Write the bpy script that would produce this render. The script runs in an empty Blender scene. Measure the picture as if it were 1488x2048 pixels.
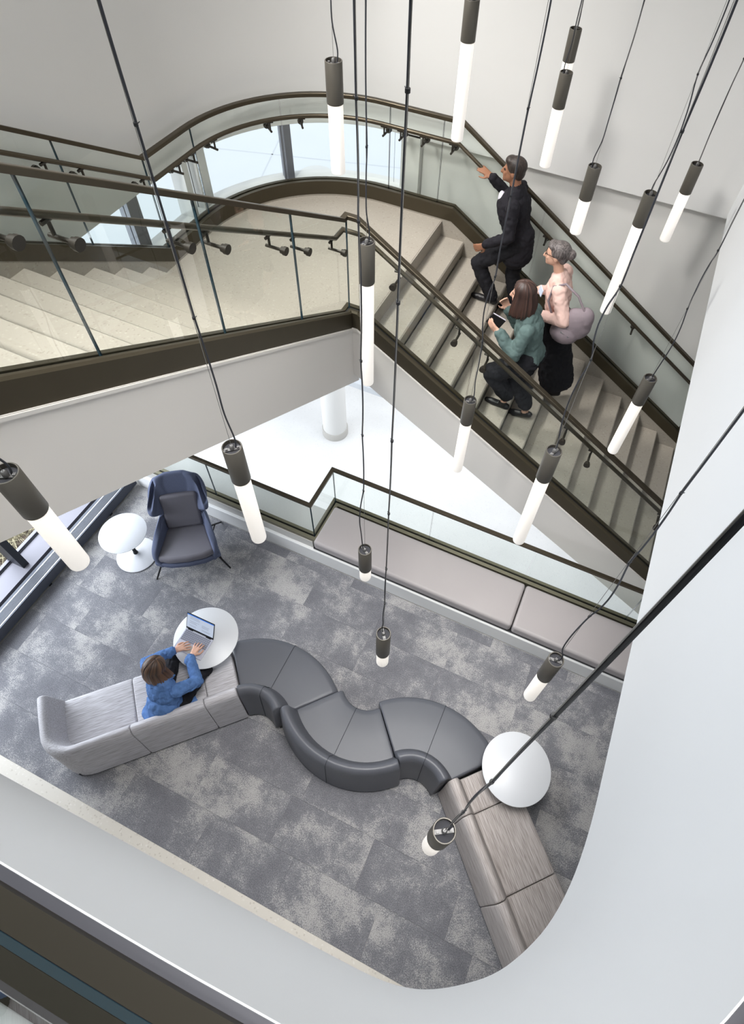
import bpy, bmesh, math, random
import numpy as np
from mathutils import Vector, Matrix, Euler
random.seed(7)
PI = math.pi
S = bpy.context.scene
COL = S.collection

# ------------------------------------------------------------------ camera
cam_d = bpy.data.cameras.new('camera')
cam = bpy.data.objects.new('camera', cam_d)
COL.objects.link(cam)
F_PX, CX, CY, NX, NY, YAW = 1223.37, 805.98, 933.46, 742.26, 1818.15, 0.358168
dn = Vector((NX - CX, NY - CY, F_PX)).normalized()
fw = (Vector((0, 0, 1)) - dn * dn.z).normalized()
rt = fw.cross(dn)
if rt.x < 0: rt = -rt
Rm = Matrix.Rotation(YAW, 3, 'Z') @ Matrix((rt, fw, -dn))
xa, ya, za = Rm.col[0], -Rm.col[1], -Rm.col[2]
M4 = Matrix(((xa.x, ya.x, za.x, 0), (xa.y, ya.y, za.y, 0), (xa.z, ya.z, za.z, 7.0), (0, 0, 0, 1)))
cam.matrix_world = M4
cam_d.sensor_fit = 'VERTICAL'; cam_d.sensor_height = 36.0
cam_d.lens = F_PX / 2048 * 36
cam_d.shift_x = (744 - CX) / 2048; cam_d.shift_y = (CY - 1024) / 2048
cam_d.clip_start = 0.02; cam_d.clip_end = 200
S.camera = cam

# ------------------------------------------------------------------ world, lights, exposure
W = bpy.data.worlds.new('world'); S.world = W
W.use_nodes = True
bg = W.node_tree.nodes['Background']
bg.inputs['Color'].default_value = (0.90, 0.95, 1.0, 1)
bg.inputs['Strength'].default_value = 1.45
S.view_settings.view_transform = 'Standard'
S.view_settings.look = 'None'
S.view_settings.exposure = 0.0
S.view_settings.gamma = 1.0
S.view_settings.use_curve_mapping = False

def area(name, loc, target, sx, sy, power, col=(1, 1, 1)):
    l = bpy.data.lights.new(name, 'AREA'); l.shape = 'RECTANGLE'
    l.size = sx; l.size_y = sy; l.energy = power; l.color = col
    o = bpy.data.objects.new(name, l); COL.objects.link(o)
    o.location = loc
    o.rotation_euler = (Vector(target) - Vector(loc)).to_track_quat('-Z', 'Y').to_euler()
    return o
area('overhead_fill', (-.25, 1.4, 9.5), (-.5, 1.45, 0), 2.2, 3.0, 78, (1, 0.985, 0.965)).data.spread = math.radians(52)  # narrow unseen fill added to brighten the carpet, not a real ceiling fixture
area('wall_fill', (-1.5, 3.0, 9.55), (-1.5, 3.1, 0), 3.6, 3.6, 62, (1, 0.985, 0.965))  # broad unseen fill added to raise the upper walls
area('landing_fill', (-3.5, 4.5, 7.6), (-.6, 4.9, 2.6), 0.45, 0.45, 38, (1, 0.965, 0.92)).data.spread = math.radians(84)  # unseen spot added to brighten the landing and lower flight
area('clerestory_light', (-3.5, .5, 9.4), (-.6, 4.9, 2.8), 1.0, 1.0, 46, (1, 0.975, 0.94)).data.spread = math.radians(64)
area('upper_flight_fill', (-3.2, -1.7, 9.2), (-3.0, 2.1, 4.5), .6, .6, 30, (1, 0.98, 0.95)).data.spread = math.radians(52)  # unseen light added to bring out the treads of the upper flight
area('daylight_window_left', (-6.3, 0.9, 1.9), (-2.6, 1.0, 0.0), 4.4, 1.9, 285, (0.86, 0.93, 1.0))
area('daylight_upper_left', (-3.95, 1.6, 9.0), (0.75, 1.7, 4.6), 2.2, 1.2, 52, (0.84, 0.91, 1.0)).data.spread = math.radians(70)
area('lobby_fill', (-2.0, 8.2, -1.0), (-2.0, 7.6, -4.2), 7.0, 2.6, 125, (0.97, 0.985, 1.0))  # unseen fill added so the lobby floor reads white
area('lobby_side_fill', (-7.4, 5.0, -2.2), (-1.0, 5.0, -4.2), 3.0, 2.4, 100, (0.95, 0.98, 1.0))  # second lobby fill added from the left, no window is built here

# ------------------------------------------------------------------ materials
def srgb(r, g, b):
    f = lambda c: ((c / 255 + .055) / 1.055) ** 2.4 if c > 10.3 else c / 255 / 12.92
    return (f(r), f(g), f(b), 1)
class NT:
    def __init__(s, name):
        s.m = bpy.data.materials.new(name); s.m.use_nodes = True
        s.t = s.m.node_tree; s.b = s.t.nodes['Principled BSDF']; s.out = s.t.nodes['Material Output']
    def n(s, typ, **k):
        x = s.t.nodes.new(typ)
        for a, v in k.items():
            if a in x.inputs: x.inputs[a].default_value = v
            else: setattr(x, a, v)
        return x
    def l(s, a, b): s.t.links.new(a, b)
def mat(name, col, rough=.6, metal=0, spec=.4, var=0, vscale=8, bump=0, bscale=200, emit=None, estr=0, coat=0):
    q = NT(name); b = q.b
    b.inputs['Base Color'].default_value = col; b.inputs['Roughness'].default_value = rough
    b.inputs['Metallic'].default_value = metal; b.inputs['Specular IOR Level'].default_value = spec
    if coat: b.inputs['Coat Weight'].default_value = coat
    tc = q.n('ShaderNodeTexCoord')
    if var:
        no = q.n('ShaderNodeTexNoise'); no.inputs['Scale'].default_value = vscale; no.inputs['Detail'].default_value = 5
        q.l(tc.outputs['Object'], no.inputs['Vector'])
        mx = q.n('ShaderNodeMix', data_type='RGBA')
        mx.inputs[6].default_value = tuple(max(0, c * (1 - var)) for c in col[:3]) + (1,)
        mx.inputs[7].default_value = tuple(min(1, c * (1 + var)) for c in col[:3]) + (1,)
        q.l(no.outputs['Fac'], mx.inputs[0]); q.l(mx.outputs[2], b.inputs['Base Color'])
    if bump:
        nb = q.n('ShaderNodeTexNoise'); nb.inputs['Scale'].default_value = bscale; nb.inputs['Detail'].default_value = 3
        q.l(tc.outputs['Object'], nb.inputs['Vector'])
        bp = q.n('ShaderNodeBump'); bp.inputs['Strength'].default_value = bump; bp.inputs['Distance'].default_value = .004
        q.l(nb.outputs['Fac'], bp.inputs['Height']); q.l(bp.outputs['Normal'], b.inputs['Normal'])
    if emit:
        b.inputs['Emission Color'].default_value = emit; b.inputs['Emission Strength'].default_value = estr
    return q.m
def terrazzo(name, base, dark, light, rough=.45, scale=70):
    q = NT(name); b = q.b; b.inputs['Roughness'].default_value = rough; b.inputs['Specular IOR Level'].default_value = .35
    tc = q.n('ShaderNodeTexCoord'); geo = q.n('ShaderNodeNewGeometry')
    v = q.n('ShaderNodeTexVoronoi'); v.inputs['Scale'].default_value = scale; q.l(geo.outputs['Position'], v.inputs['Vector'])
    r = q.n('ShaderNodeValToRGB'); e = r.color_ramp.elements
    e[0].position = 0; e[0].color = dark; e[1].position = .12; e[1].color = dark
    for p, c in ((.16, base), (.82, base), (.9, light)):
        x = e.new(p); x.color = c
    q.l(v.outputs['Color'], r.inputs['Fac'])
    n2 = q.n('ShaderNodeTexNoise'); n2.inputs['Scale'].default_value = 1.6; n2.inputs['Detail'].default_value = 4
    q.l(geo.outputs['Position'], n2.inputs['Vector'])
    mx = q.n('ShaderNodeMix', data_type='RGBA', blend_type='MULTIPLY'); mx.inputs[0].default_value = .35
    q.l(r.outputs['Color'], mx.inputs[6]); q.l(n2.outputs['Fac'], mx.inputs[7])
    mx2 = q.n('ShaderNodeMix', data_type='RGBA'); mx2.inputs[0].default_value = .55; mx2.inputs[7].default_value = base
    q.l(mx.outputs[2], mx2.inputs[6]); q.l(mx2.outputs[2], b.inputs['Base Color'])
    return q.m
def carpet_mat():
    q = NT('carpet_tile_two_tone_grey'); b = q.b
    b.inputs['Roughness'].default_value = .95; b.inputs['Specular IOR Level'].default_value = .1
    geo = q.n('ShaderNodeNewGeometry'); oi = q.n('ShaderNodeObjectInfo')
    off = q.n('ShaderNodeVectorMath', operation='SCALE'); off.inputs[0].default_value = (37.0, 53.0, 71.0)
    # half of the tiles keep the drift of the pattern, each tile shifts it by its own amount
    q.l(oi.outputs['Random'], off.inputs['Scale'])
    add = q.n('ShaderNodeVectorMath', operation='ADD'); q.l(geo.outputs['Position'], add.inputs[0]); q.l(off.outputs[0], add.inputs[1])
    big = q.n('ShaderNodeTexNoise'); big.inputs['Scale'].default_value = 1.45; big.inputs['Detail'].default_value = 9; big.inputs['Roughness'].default_value = .74
    q.l(add.outputs[0], big.inputs['Vector'])
    fine = q.n('ShaderNodeTexNoise'); fine.inputs['Scale'].default_value = 95; fine.inputs['Detail'].default_value = 2
    q.l(geo.outputs['Position'], fine.inputs['Vector'])
    ma = q.n('ShaderNodeMath', operation='MULTIPLY_ADD'); ma.inputs[1].default_value = .34; ma.inputs[2].default_value = -.17
    q.l(fine.outputs['Fac'], ma.inputs[0])
    sm = q.n('ShaderNodeMath', operation='ADD'); q.l(big.outputs['Fac'], sm.inputs[0]); q.l(ma.outputs[0], sm.inputs[1])
    r = q.n('ShaderNodeValToRGB'); e = r.color_ramp.elements
    e[0].position = .36; e[0].color = srgb(112, 112, 117); e[1].position = .66; e[1].color = srgb(175, 173, 172)
    for p, c in ((.47, srgb(122, 122, 127)), (.53, srgb(138, 138, 141)), (.57, srgb(164, 162, 162))):
        x = e.new(p); x.color = c
    q.l(sm.outputs[0], r.inputs['Fac'])
    pile = q.n('ShaderNodeTexNoise'); pile.inputs['Scale'].default_value = 130; pile.inputs['Detail'].default_value = 2
    q.l(geo.outputs['Position'], pile.inputs['Vector'])
    pr = q.n('ShaderNodeMapRange'); pr.inputs['From Min'].default_value = .3; pr.inputs['From Max'].default_value = .7
    pr.inputs['To Min'].default_value = .62; pr.inputs['To Max'].default_value = 1.25
    q.l(pile.outputs['Fac'], pr.inputs['Value'])
    mx = q.n('ShaderNodeMix', data_type='RGBA', blend_type='MULTIPLY'); mx.inputs[0].default_value = 1
    q.l(r.outputs['Color'], mx.inputs[6]); q.l(pr.outputs['Result'], mx.inputs[7]); q.l(mx.outputs[2], b.inputs['Base Color'])
    bp = q.n('ShaderNodeBump'); bp.inputs['Strength'].default_value = .5; bp.inputs['Distance'].default_value = .004
    q.l(pile.outputs['Fac'], bp.inputs['Height']); q.l(bp.outputs['Normal'], b.inputs['Normal'])
    return q.m
def streak_fabric(name, c0, c1, c2):
    q = NT(name); b = q.b; b.inputs['Roughness'].default_value = .9; b.inputs['Specular IOR Level'].default_value = .15
    tc = q.n('ShaderNodeTexCoord'); mp = q.n('ShaderNodeMapping'); mp.inputs['Scale'].default_value = (7, 170, 170)
    q.l(tc.outputs['Object'], mp.inputs['Vector'])
    no = q.n('ShaderNodeTexNoise'); no.inputs['Scale'].default_value = 1; no.inputs['Detail'].default_value = 3
    q.l(mp.outputs[0], no.inputs['Vector'])
    r = q.n('ShaderNodeValToRGB'); e = r.color_ramp.elements
    e[0].position = .3; e[0].color = c0; e[1].position = .72; e[1].color = c2
    x = e.new(.5); x.color = c1
    q.l(no.outputs['Fac'], r.inputs['Fac']); q.l(r.outputs['Color'], b.inputs['Base Color'])
    bp = q.n('ShaderNodeBump'); bp.inputs['Strength'].default_value = .25; bp.inputs['Distance'].default_value = .002
    q.l(no.outputs['Fac'], bp.inputs['Height']); q.l(bp.outputs['Normal'], b.inputs['Normal'])
    return q.m
def glass_mat(name, tint, fres=1.0):
    q = NT(name)
    tr = q.n('ShaderNodeBsdfTransparent'); tr.inputs['Color'].default_value = tint
    gl = q.n('ShaderNodeBsdfGlossy'); gl.inputs['Roughness'].default_value = .01
    fr = q.n('ShaderNodeFresnel'); fr.inputs['IOR'].default_value = 1.5
    mu = q.n('ShaderNodeMath', operation='MULTIPLY'); mu.inputs[1].default_value = fres
    ge = q.n('ShaderNodeNewGeometry'); ib = q.n('ShaderNodeMath', operation='SUBTRACT'); ib.inputs[0].default_value = 1
    q.l(ge.outputs['Backfacing'], ib.inputs[1])            # reflect on the entering face only, no total internal reflection
    m0 = q.n('ShaderNodeMath', operation='MULTIPLY'); q.l(fr.outputs[0], m0.inputs[0]); q.l(ib.outputs[0], m0.inputs[1])
    q.l(m0.outputs[0], mu.inputs[0])
    mx = q.n('ShaderNodeMixShader'); q.l(mu.outputs[0], mx.inputs[0]); q.l(tr.outputs[0], mx.inputs[1]); q.l(gl.outputs[0], mx.inputs[2])
    q.l(mx.outputs[0], q.out.inputs['Surface'])
    return q.m
def stripes_mat(name, c0, c1, scale, axis='X'):
    q = NT(name); tc = q.n('ShaderNodeTexCoord'); w = q.n('ShaderNodeTexWave', bands_direction=axis)
    w.inputs['Scale'].default_value = scale; q.l(tc.outputs['Object'], w.inputs['Vector'])
    r = q.n('ShaderNodeValToRGB'); r.color_ramp.elements[0].color = c0; r.color_ramp.elements[1].color = c1
    q.l(w.outputs['Fac'], r.inputs['Fac']); q.l(r.outputs['Color'], q.b.inputs['Base Color']); q.b.inputs['Roughness'].default_value = .8
    return q.m

M = {}
M['white'] = mat('white_wall_paint', srgb(226, 226, 225), .85, spec=.15, var=.012, vscale=1.2)
M['casing'] = mat('stair_casing_warm_white', srgb(226, 222, 217), .8, spec=.15, var=.012, vscale=1.5)
M['fascia'] = mat('fascia_white_plaster', srgb(226, 228, 230), .7, spec=.25, var=.012, vscale=1.1)
M['shade'] = mat('recess_wall_paint', srgb(226, 225, 222), .85, spec=.15)
M['bronze'] = mat('dark_bronze_metal', srgb(72, 65, 51), .48, .45, var=.12, vscale=3)
M['bracketdark'] = mat('dark_bracket_metal', srgb(56, 52, 46), .4, .4)
M['bronze2'] = mat('bronze_rail_metal', srgb(80, 73, 61), .34, .7, var=.1, vscale=5)
M['navygasket'] = mat('navy_gasket', srgb(30, 38, 50), .4)
M['shoe_dark'] = mat('dark_olive_shoe', srgb(40, 35, 22), .55, .2, var=.1, vscale=4)
M['ledge'] = mat('brushed_grey_ledge', srgb(84, 84, 90), .4, .4)
M['shoe'] = mat('olive_bronze_channel', srgb(128, 124, 106), .35, .7, var=.08, vscale=3)
M['black'] = mat('black_gasket', srgb(28, 29, 32), .5)
M['blackmetal'] = mat('black_powder_coated_metal', srgb(38, 38, 40), .45, .3)
M['carpet'] = carpet_mat()
M['terrazzo'] = terrazzo('cream_terrazzo', srgb(214, 208, 198), srgb(170, 160, 148), srgb(236, 232, 226))
M['tread'] = terrazzo('stair_terrazzo', srgb(172, 165, 154), srgb(138, 129, 116), srgb(196, 189, 178), .55, 90)
M['lobby'] = terrazzo('white_terrazzo', srgb(238, 239, 240), srgb(218, 219, 222), srgb(248, 248, 248), .35, 60)
M['collar'] = mat('grey_column_base', srgb(190, 188, 184), .6)
M['glass'] = glass_mat('balustrade_glass', (.962, .982, .970, 1))
M['winglass'] = glass_mat('window_glass', (.985, .985, .99, 1), .6)
M['edge'] = mat('glass_edge_teal', srgb(42, 66, 78), .2, 0, .6)
M['cushion'] = mat('grey_bench_leather', srgb(168, 162, 162), .5, spec=.35, var=.03, vscale=2, bump=.08, bscale=500)
M['leather'] = mat('charcoal_blue_leather', srgb(86, 88, 95), .42, spec=.45, var=.08, vscale=3, bump=.1, bscale=420)
M['leather2'] = mat('armchair_grey_leather', srgb(112, 110, 118), .45, spec=.4, var=.05, vscale=4, bump=.08, bscale=500)
M['seam'] = mat('dark_stitching', srgb(48, 50, 56), .8)
M['fabric'] = streak_fabric('pale_grey_streaked_fabric', srgb(150, 146, 148), srgb(186, 184, 188), srgb(208, 207, 212))
M['fabric2'] = streak_fabric('warm_grey_streaked_fabric', srgb(138, 130, 126), srgb(174, 166, 162), srgb(200, 194, 192))  # streaked fabric in darker, warmer tones than the left run
M['wool'] = mat('blue_grey_wool_felt', srgb(100, 107, 130), .95, spec=.1, var=.3, vscale=240, bump=.25, bscale=300)
M['tabletop'] = mat('white_laminate', srgb(210, 212, 216), .35, spec=.4)
M['tablebase'] = mat('light_grey_enamel', srgb(206, 207, 211), .4, spec=.4)
M['heater'] = mat('charcoal_heater_enamel', srgb(84, 88, 98), .5, .1)
M['sill'] = mat('grey_sill_metal', srgb(122, 121, 130), .5, .1)
M['slat'] = mat('silver_grille_bar', srgb(120, 123, 130), .45, .3)
M['mullion'] = mat('dark_window_mullion', srgb(52, 55, 62), .5, .2)
M['mullion2'] = mat('grey_window_mullion', srgb(124, 126, 138), .5, .2)
M['capmetal'] = mat('bronze_grey_lamp_housing', srgb(92, 88, 81), .45, .3)
M['capin'] = stripes_mat('perforated_plate', srgb(24, 24, 27), srgb(58, 58, 64), 95, 'X')
M['silver'] = mat('bright_steel', srgb(196, 196, 198), .3, .9)
M['bracket'] = mat('dull_zinc', srgb(118, 117, 116), .5, .5)
M['cable'] = mat('dark_grey_cable', srgb(52, 54, 60), .55)
M['wire'] = mat('steel_wire', srgb(150, 148, 144), .4, .8)
def tube_mat():
    q = NT('frosted_lit_acrylic'); b = q.b
    b.inputs['Base Color'].default_value = srgb(240, 238, 234); b.inputs['Roughness'].default_value = .5
    tc = q.n('ShaderNodeTexCoord'); sp = q.n('ShaderNodeSeparateXYZ'); q.l(tc.outputs['Generated'], sp.inputs[0])
    r = q.n('ShaderNodeValToRGB'); e = r.color_ramp.elements
    e[0].position = 0; e[0].color = (.60, .56, .52, 1); e[1].position = 1; e[1].color = (.96, .89, .80, 1)
    q.l(sp.outputs['Z'], r.inputs['Fac']); q.l(r.outputs['Color'], b.inputs['Emission Color']); b.inputs['Emission Strength'].default_value = .76
    return q.m
M['tube'] = tube_mat()
M['pave'] = mat('pale_concrete_pavement', srgb(226, 230, 236), .8, var=.03, vscale=.8)
M['joint'] = mat('pavement_joint', srgb(212, 216, 223), .9)
M['mulch'] = mat('brown_mulch', srgb(112, 98, 88), .95, var=.5, vscale=30, bump=1, bscale=60)
M['grass'] = mat('dry_grass', srgb(160, 152, 124), .8, var=.3, vscale=9)
M['grass2'] = mat('green_grass', srgb(112, 134, 84), .8, var=.3, vscale=9)
M['woodfloor'] = mat('grey_upper_floor', srgb(72, 71, 73), .6, var=.15, vscale=20)
M['lapshell'] = mat('silver_laptop_shell', srgb(196, 198, 212), .4, .2)
M['key'] = mat('grey_key', srgb(122, 125, 138), .5)
M['bezel'] = mat('black_bezel', srgb(20, 22, 26), .3)
M['scrblue'] = mat('screen_title_bar', srgb(60, 110, 190), .3, emit=srgb(66, 116, 190), estr=.55)
M['scr'] = mat('screen_page', srgb(170, 180, 196), .3, emit=srgb(190, 200, 214), estr=.42)
M['scrline'] = mat('screen_text_line', srgb(130, 138, 154), .4, emit=srgb(130, 140, 158), estr=.4)

# ------------------------------------------------------------------ helpers
def link(name, me, parent=None, mats=None, smooth=None):
    o = bpy.data.objects.new(name, me); COL.objects.link(o)
    for m in (mats or []): me.materials.append(m)
    if parent is not None: o.parent = parent
    if smooth is not None:
        for p in me.polygons: p.use_smooth = True
        if smooth < 179: me.set_sharp_from_angle(angle=math.radians(smooth))
    return o
def obj(name, bm, m, parent=None, smooth=None, bevel=0, seg=2):
    bmesh.ops.recalc_face_normals(bm, faces=bm.faces[:])
    me = bpy.data.meshes.new(name); bm.to_mesh(me); bm.free()
    ms = m if isinstance(m, (list, tuple)) else [m]
    o = link(name, me, parent, ms, smooth)
    if bevel:
        b = o.modifiers.new('bevel', 'BEVEL'); b.width = bevel; b.segments = seg; b.limit_method = 'ANGLE'; b.angle_limit = math.radians(40)
        if smooth is None:
            for p in me.polygons: p.use_smooth = True
            me.set_sharp_from_angle(angle=math.radians(35))
    return o
def thing(name, label, cat, loc=(0, 0, 0), rz=0, group=None):
    o = bpy.data.objects.new(name, None); COL.objects.link(o); o.empty_display_size = .1
    o.location = loc; o.rotation_euler = (0, 0, rz); o['label'] = label; o['category'] = cat
    if group: o['group'] = group
    return o
def tag(o, label, cat, group=None):
    o['label'] = label; o['category'] = cat
    if group: o['group'] = group
    return o
def struct(o, label=None):
    o['kind'] = 'structure'
    if label: o['label'] = label
    return o
def B(): return bmesh.new()
def box(bm, x0, x1, y0, y1, z0, z1, mi=0):
    v = [bm.verts.new((x, y, z)) for z in (z0, z1) for x, y in ((x0, y0), (x1, y0), (x1, y1), (x0, y1))]
    for f in ((0, 3, 2, 1), (4, 5, 6, 7), (0, 1, 5, 4), (1, 2, 6, 5), (2, 3, 7, 6), (3, 0, 4, 7)):
        bm.faces.new([v[i] for i in f]).material_index = mi
    return v
def boxo(name, x0, x1, y0, y1, z0, z1, m, parent=None, bevel=0, seg=2):
    b = B(); box(b, x0, x1, y0, y1, z0, z1); return obj(name, b, m, parent, bevel=bevel, seg=seg)
def prism(bm, poly, a0, a1, axis, mi=0):
    """poly = list of 2D points, extruded along axis from a0 to a1 ('x': poly is (y,z); 'y': (x,z); 'z': (x,y))"""
    mk = {'x': lambda p, a: (a, p[0], p[1]), 'y': lambda p, a: (p[0], a, p[1]), 'z': lambda p, a: (p[0], p[1], a)}[axis]
    A = [bm.verts.new(mk(p, a0)) for p in poly]; C = [bm.verts.new(mk(p, a1)) for p in poly]
    n = len(poly)
    bm.faces.new(A).material_index = mi; bm.faces.new(C[::-1]).material_index = mi
    for i in range(n): bm.faces.new((A[i], A[(i + 1) % n], C[(i + 1) % n], C[i])).material_index = mi
def sweep(bm, path, prof, side=1, closed=True, round_end=0, mi=0, caps=True):
    """path of (x,y[,z]); prof of (offset to the left*side, dz); mitred in plan"""
    P = [Vector((p[0], p[1], p[2] if len(p) > 2 else 0)) for p in path]
    n = len(P); rings = []
    cx = sum(p[0] for p in prof) / len(prof); cz = sum(p[1] for p in prof) / len(prof)
    def nrm(i):
        a = (P[i] - P[i - 1]).xy if i > 0 else (P[1] - P[0]).xy
        b = (P[i + 1] - P[i]).xy if i < n - 1 else (P[i] - P[i - 1]).xy
        if a.length < 1e-6: a = b
        if b.length < 1e-6: b = a
        a = a.normalized(); b = b.normalized()
        na = Vector((-a.y, a.x)); nb = Vector((-b.y, b.x)); m = (na + nb)
        if m.length < 1e-6: m = na
        m = m.normalized(); k = max(.35, m.dot(na))
        return m / k * side
    def ring(p, nn, sc=1):
        return [bm.verts.new((p.x + nn.x * (cx + (o - cx) * sc), p.y + nn.y * (cx + (o - cx) * sc), p.z + cz + (z - cz) * sc)) for o, z in prof]
    for i in range(n):
        nn = nrm(i)
        if round_end and i == 0:
            d = (P[1] - P[0]).normalized()
            rings.append(ring(P[0], nn, .93)); rings.append(ring(P[0] + d * round_end * .3, nn, .98)); rings.append(ring(P[0] + d * round_end, nn, 1))
        elif round_end and i == n - 1:
            d = (P[-2] - P[-1]).normalized()
            rings.append(ring(P[-1] + d * round_end, nn, 1)); rings.append(ring(P[-1] + d * round_end * .3, nn, .98)); rings.append(ring(P[-1], nn, .93))
        else: rings.append(ring(P[i], nn))
    k = len(prof)
    for a, b in zip(rings[:-1], rings[1:]):
        for j in range(k if closed else k - 1):
            bm.faces.new((a[j], a[(j + 1) % k], b[(j + 1) % k], b[j])).material_index = mi
    if caps and closed:
        bm.faces.new(rings[0]).material_index = mi; bm.faces.new(rings[-1][::-1]).material_index = mi
def tube(bm, pts, r, n=8, caps=True, mi=0):
    P = [Vector(p) for p in pts]; R = r if isinstance(r, (list, tuple)) else [r] * len(P)
    t0 = (P[1] - P[0]).normalized(); u = t0.orthogonal().normalized(); rings = []
    for i, p in enumerate(P):
        t = ((P[min(i + 1, len(P) - 1)] - P[max(i - 1, 0)])).normalized()
        u = (u - t * u.dot(t)).normalized(); v = t.cross(u)
        rings.append([bm.verts.new(p + (u * math.cos(2 * PI * k / n) + v * math.sin(2 * PI * k / n)) * R[i]) for k in range(n)])
    for a, b in zip(rings[:-1], rings[1:]):
        for k in range(n): bm.faces.new((a[k], a[(k + 1) % n], b[(k + 1) % n], b[k])).material_index = mi
    if caps: bm.faces.new(rings[0][::-1]).material_index = mi; bm.faces.new(rings[-1]).material_index = mi
def lathe(bm, prof, n=32, c=(0, 0, 0), mi=0):
    rings = []
    for r, z in prof:
        if r < 1e-6: rings.append([bm.verts.new((c[0], c[1], c[2] + z))])
        else: rings.append([bm.verts.new((c[0] + r * math.cos(2 * PI * k / n), c[1] + r * math.sin(2 * PI * k / n), c[2] + z)) for k in range(n)])
    for a, b in zip(rings[:-1], rings[1:]):
        for k in range(n):
            q = [a[k % len(a)], a[(k + 1) % len(a)], b[(k + 1) % len(b)], b[k % len(b)]]
            q = [v for i, v in enumerate(q) if v not in q[:i]]
            if len(q) > 2: bm.faces.new(q).material_index = mi
def arc(cx, cy, r, a0, a1, n=16):
    return [(cx + r * math.cos(math.radians(a0 + (a1 - a0) * i / n)), cy + r * math.sin(math.radians(a0 + (a1 - a0) * i / n))) for i in range(n + 1)]
def strip(bm, pts, th):
    """vertical pane along pts (x,y,zb,zt), thickness th; end and top/bottom faces get material 1"""
    n = len(pts); L = []
    for i in range(n):
        a = Vector(pts[max(i - 1, 0)][:2]); b = Vector(pts[min(i + 1, n - 1)][:2]); d = (b - a).normalized(); nn = Vector((-d.y, d.x)) * th / 2
        x, y, zb, zt = pts[i]
        L.append([bm.verts.new((x - nn.x, y - nn.y, zb)), bm.verts.new((x + nn.x, y + nn.y, zb)), bm.verts.new((x + nn.x, y + nn.y, zt)), bm.verts.new((x - nn.x, y - nn.y, zt))])
    for a, b in zip(L[:-1], L[1:]):
        for j, mi in ((0, 1), (1, 0), (2, 1), (3, 0)):
            bm.faces.new((a[j], a[(j + 1) % 4], b[(j + 1) % 4], b[j])).material_index = mi
    bm.faces.new(L[0]).material_index = 1; bm.faces.new(L[-1][::-1]).material_index = 1
def lerp(a, b, t): return tuple(x + (y - x) * t for x, y in zip(a, b))

# ------------------------------------------------------------------ STRUCTURE
# carpeted floor, each carpet tile a piece of the floor
fl = struct(boxo('floor', -5.45, 3.6, -3.4, 3.62, -.35, -.012, M['collar']), 'carpeted lounge floor')
TX, TY = .914, .457
rng = random.Random(3)
row = 0
y = .52 - 2 * TY
offs = {-2: .3, -1: .0, 0: .1, 1: .55, 2: .2, 3: -.02, 4: .0, 5: .45}
tile_me = {}
for j in range(-2, 6):
    y0 = max(-.38, .52 + (j) * TY); y1 = min(2.925, .52 + (j + 1) * TY)
    x = -2.95 - 3 * TX + offs[j] * TX
    while x < 3.5:
        x0 = max(x, -4.9); x1 = min(x + TX, 3.5)
        if x1 - x0 > .03:
            key = (round(x1 - x0, 3), round(y1 - y0, 3))
            if key not in tile_me:
                b = B(); box(b, 0, key[0] - .0012, 0, key[1] - .0012, -.012, 0)
                bmesh.ops.recalc_face_normals(b, faces=b.faces[:])
                me = bpy.data.meshes.new('carpet_tile'); b.to_mesh(me); b.free(); me.materials.append(M['carpet']); tile_me[key] = me
            o = bpy.data.objects.new('carpet_tile', tile_me[key]); COL.objects.link(o); o.parent = fl; o.location = (x0, y0, 0)
        x += TX
boxo('terrazzo_border', -5.4, 3.5, -3.3, -.381, -.012, .001, M['terrazzo'], fl)

# lower lobby
struct(boxo('floor', -9, 7, 2.4, 11, -4.4, -4.2, M['lobby']), 'white terrazzo lobby floor one storey below')
struct(boxo('wall_back', -9, 7, 10.6, 10.8, -4.2, -.5, M['white']), 'back wall of the lower lobby')
struct(boxo('wall_right', 6.8, 7, 2.4, 10.6, -4.2, -.5, M['white']))
struct(boxo('wall_front', -9, 7, 2.4, 2.6, -4.2, -.36, M['white']))
struct(boxo('ceiling', -9, 7, 7.0, 10.6, -.75, -.6, M['white']), 'lobby ceiling')
ct = thing('round_column', 'round white column with grey base ring on the lower white floor', 'column', (-4.69, 7.85, -4.2))
b = B(); lathe(b, [(0, .12), (.275, .12), (.275, 6.2), (0, 6.2)], 40); obj('shaft', b, M['white'], ct, smooth=40)
b = B(); lathe(b, [(0, 0), (.298, 0), (.298, .19), (.29, .2), (.27, .2)], 40); obj('base_ring', b, M['collar'], ct, smooth=40)

# outside ground
og = struct(boxo('floor', -16, 4, 6.16, 24, -.42, -.3, M['pave']), 'pale pavement outside the landing windows')
b = B(); box(b, -16, -5.62, 3.3, 6.155, -.42, -.3); obj('paving_slab', b, M['pave'], og)
for (p, q) in (((-16, 9.4), (4, 15.4)), ((-16, 14.5), (4, 20.5)), ((-12, 24), (-6.4, 6.2)), ((-6.5, 24), (-1, 6.2)), ((-16, 4.6), (-9.5, 6.5))):
    d = (Vector(q) - Vector(p)).normalized(); nn = Vector((-d.y, d.x)) * .018
    b = B(); vs = [b.verts.new((*(Vector(w) + s * nn), -.2985)) for w, s in ((p, -1), (q, -1), (q, 1), (p, 1))]; b.faces.new(vs); obj('joint', b, M['joint'], og)
bed = struct(boxo('floor', -12, -5.62, -4, 3.295, -.5, -.33, M['mulch']), 'mulch planting bed outside the left window')


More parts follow.
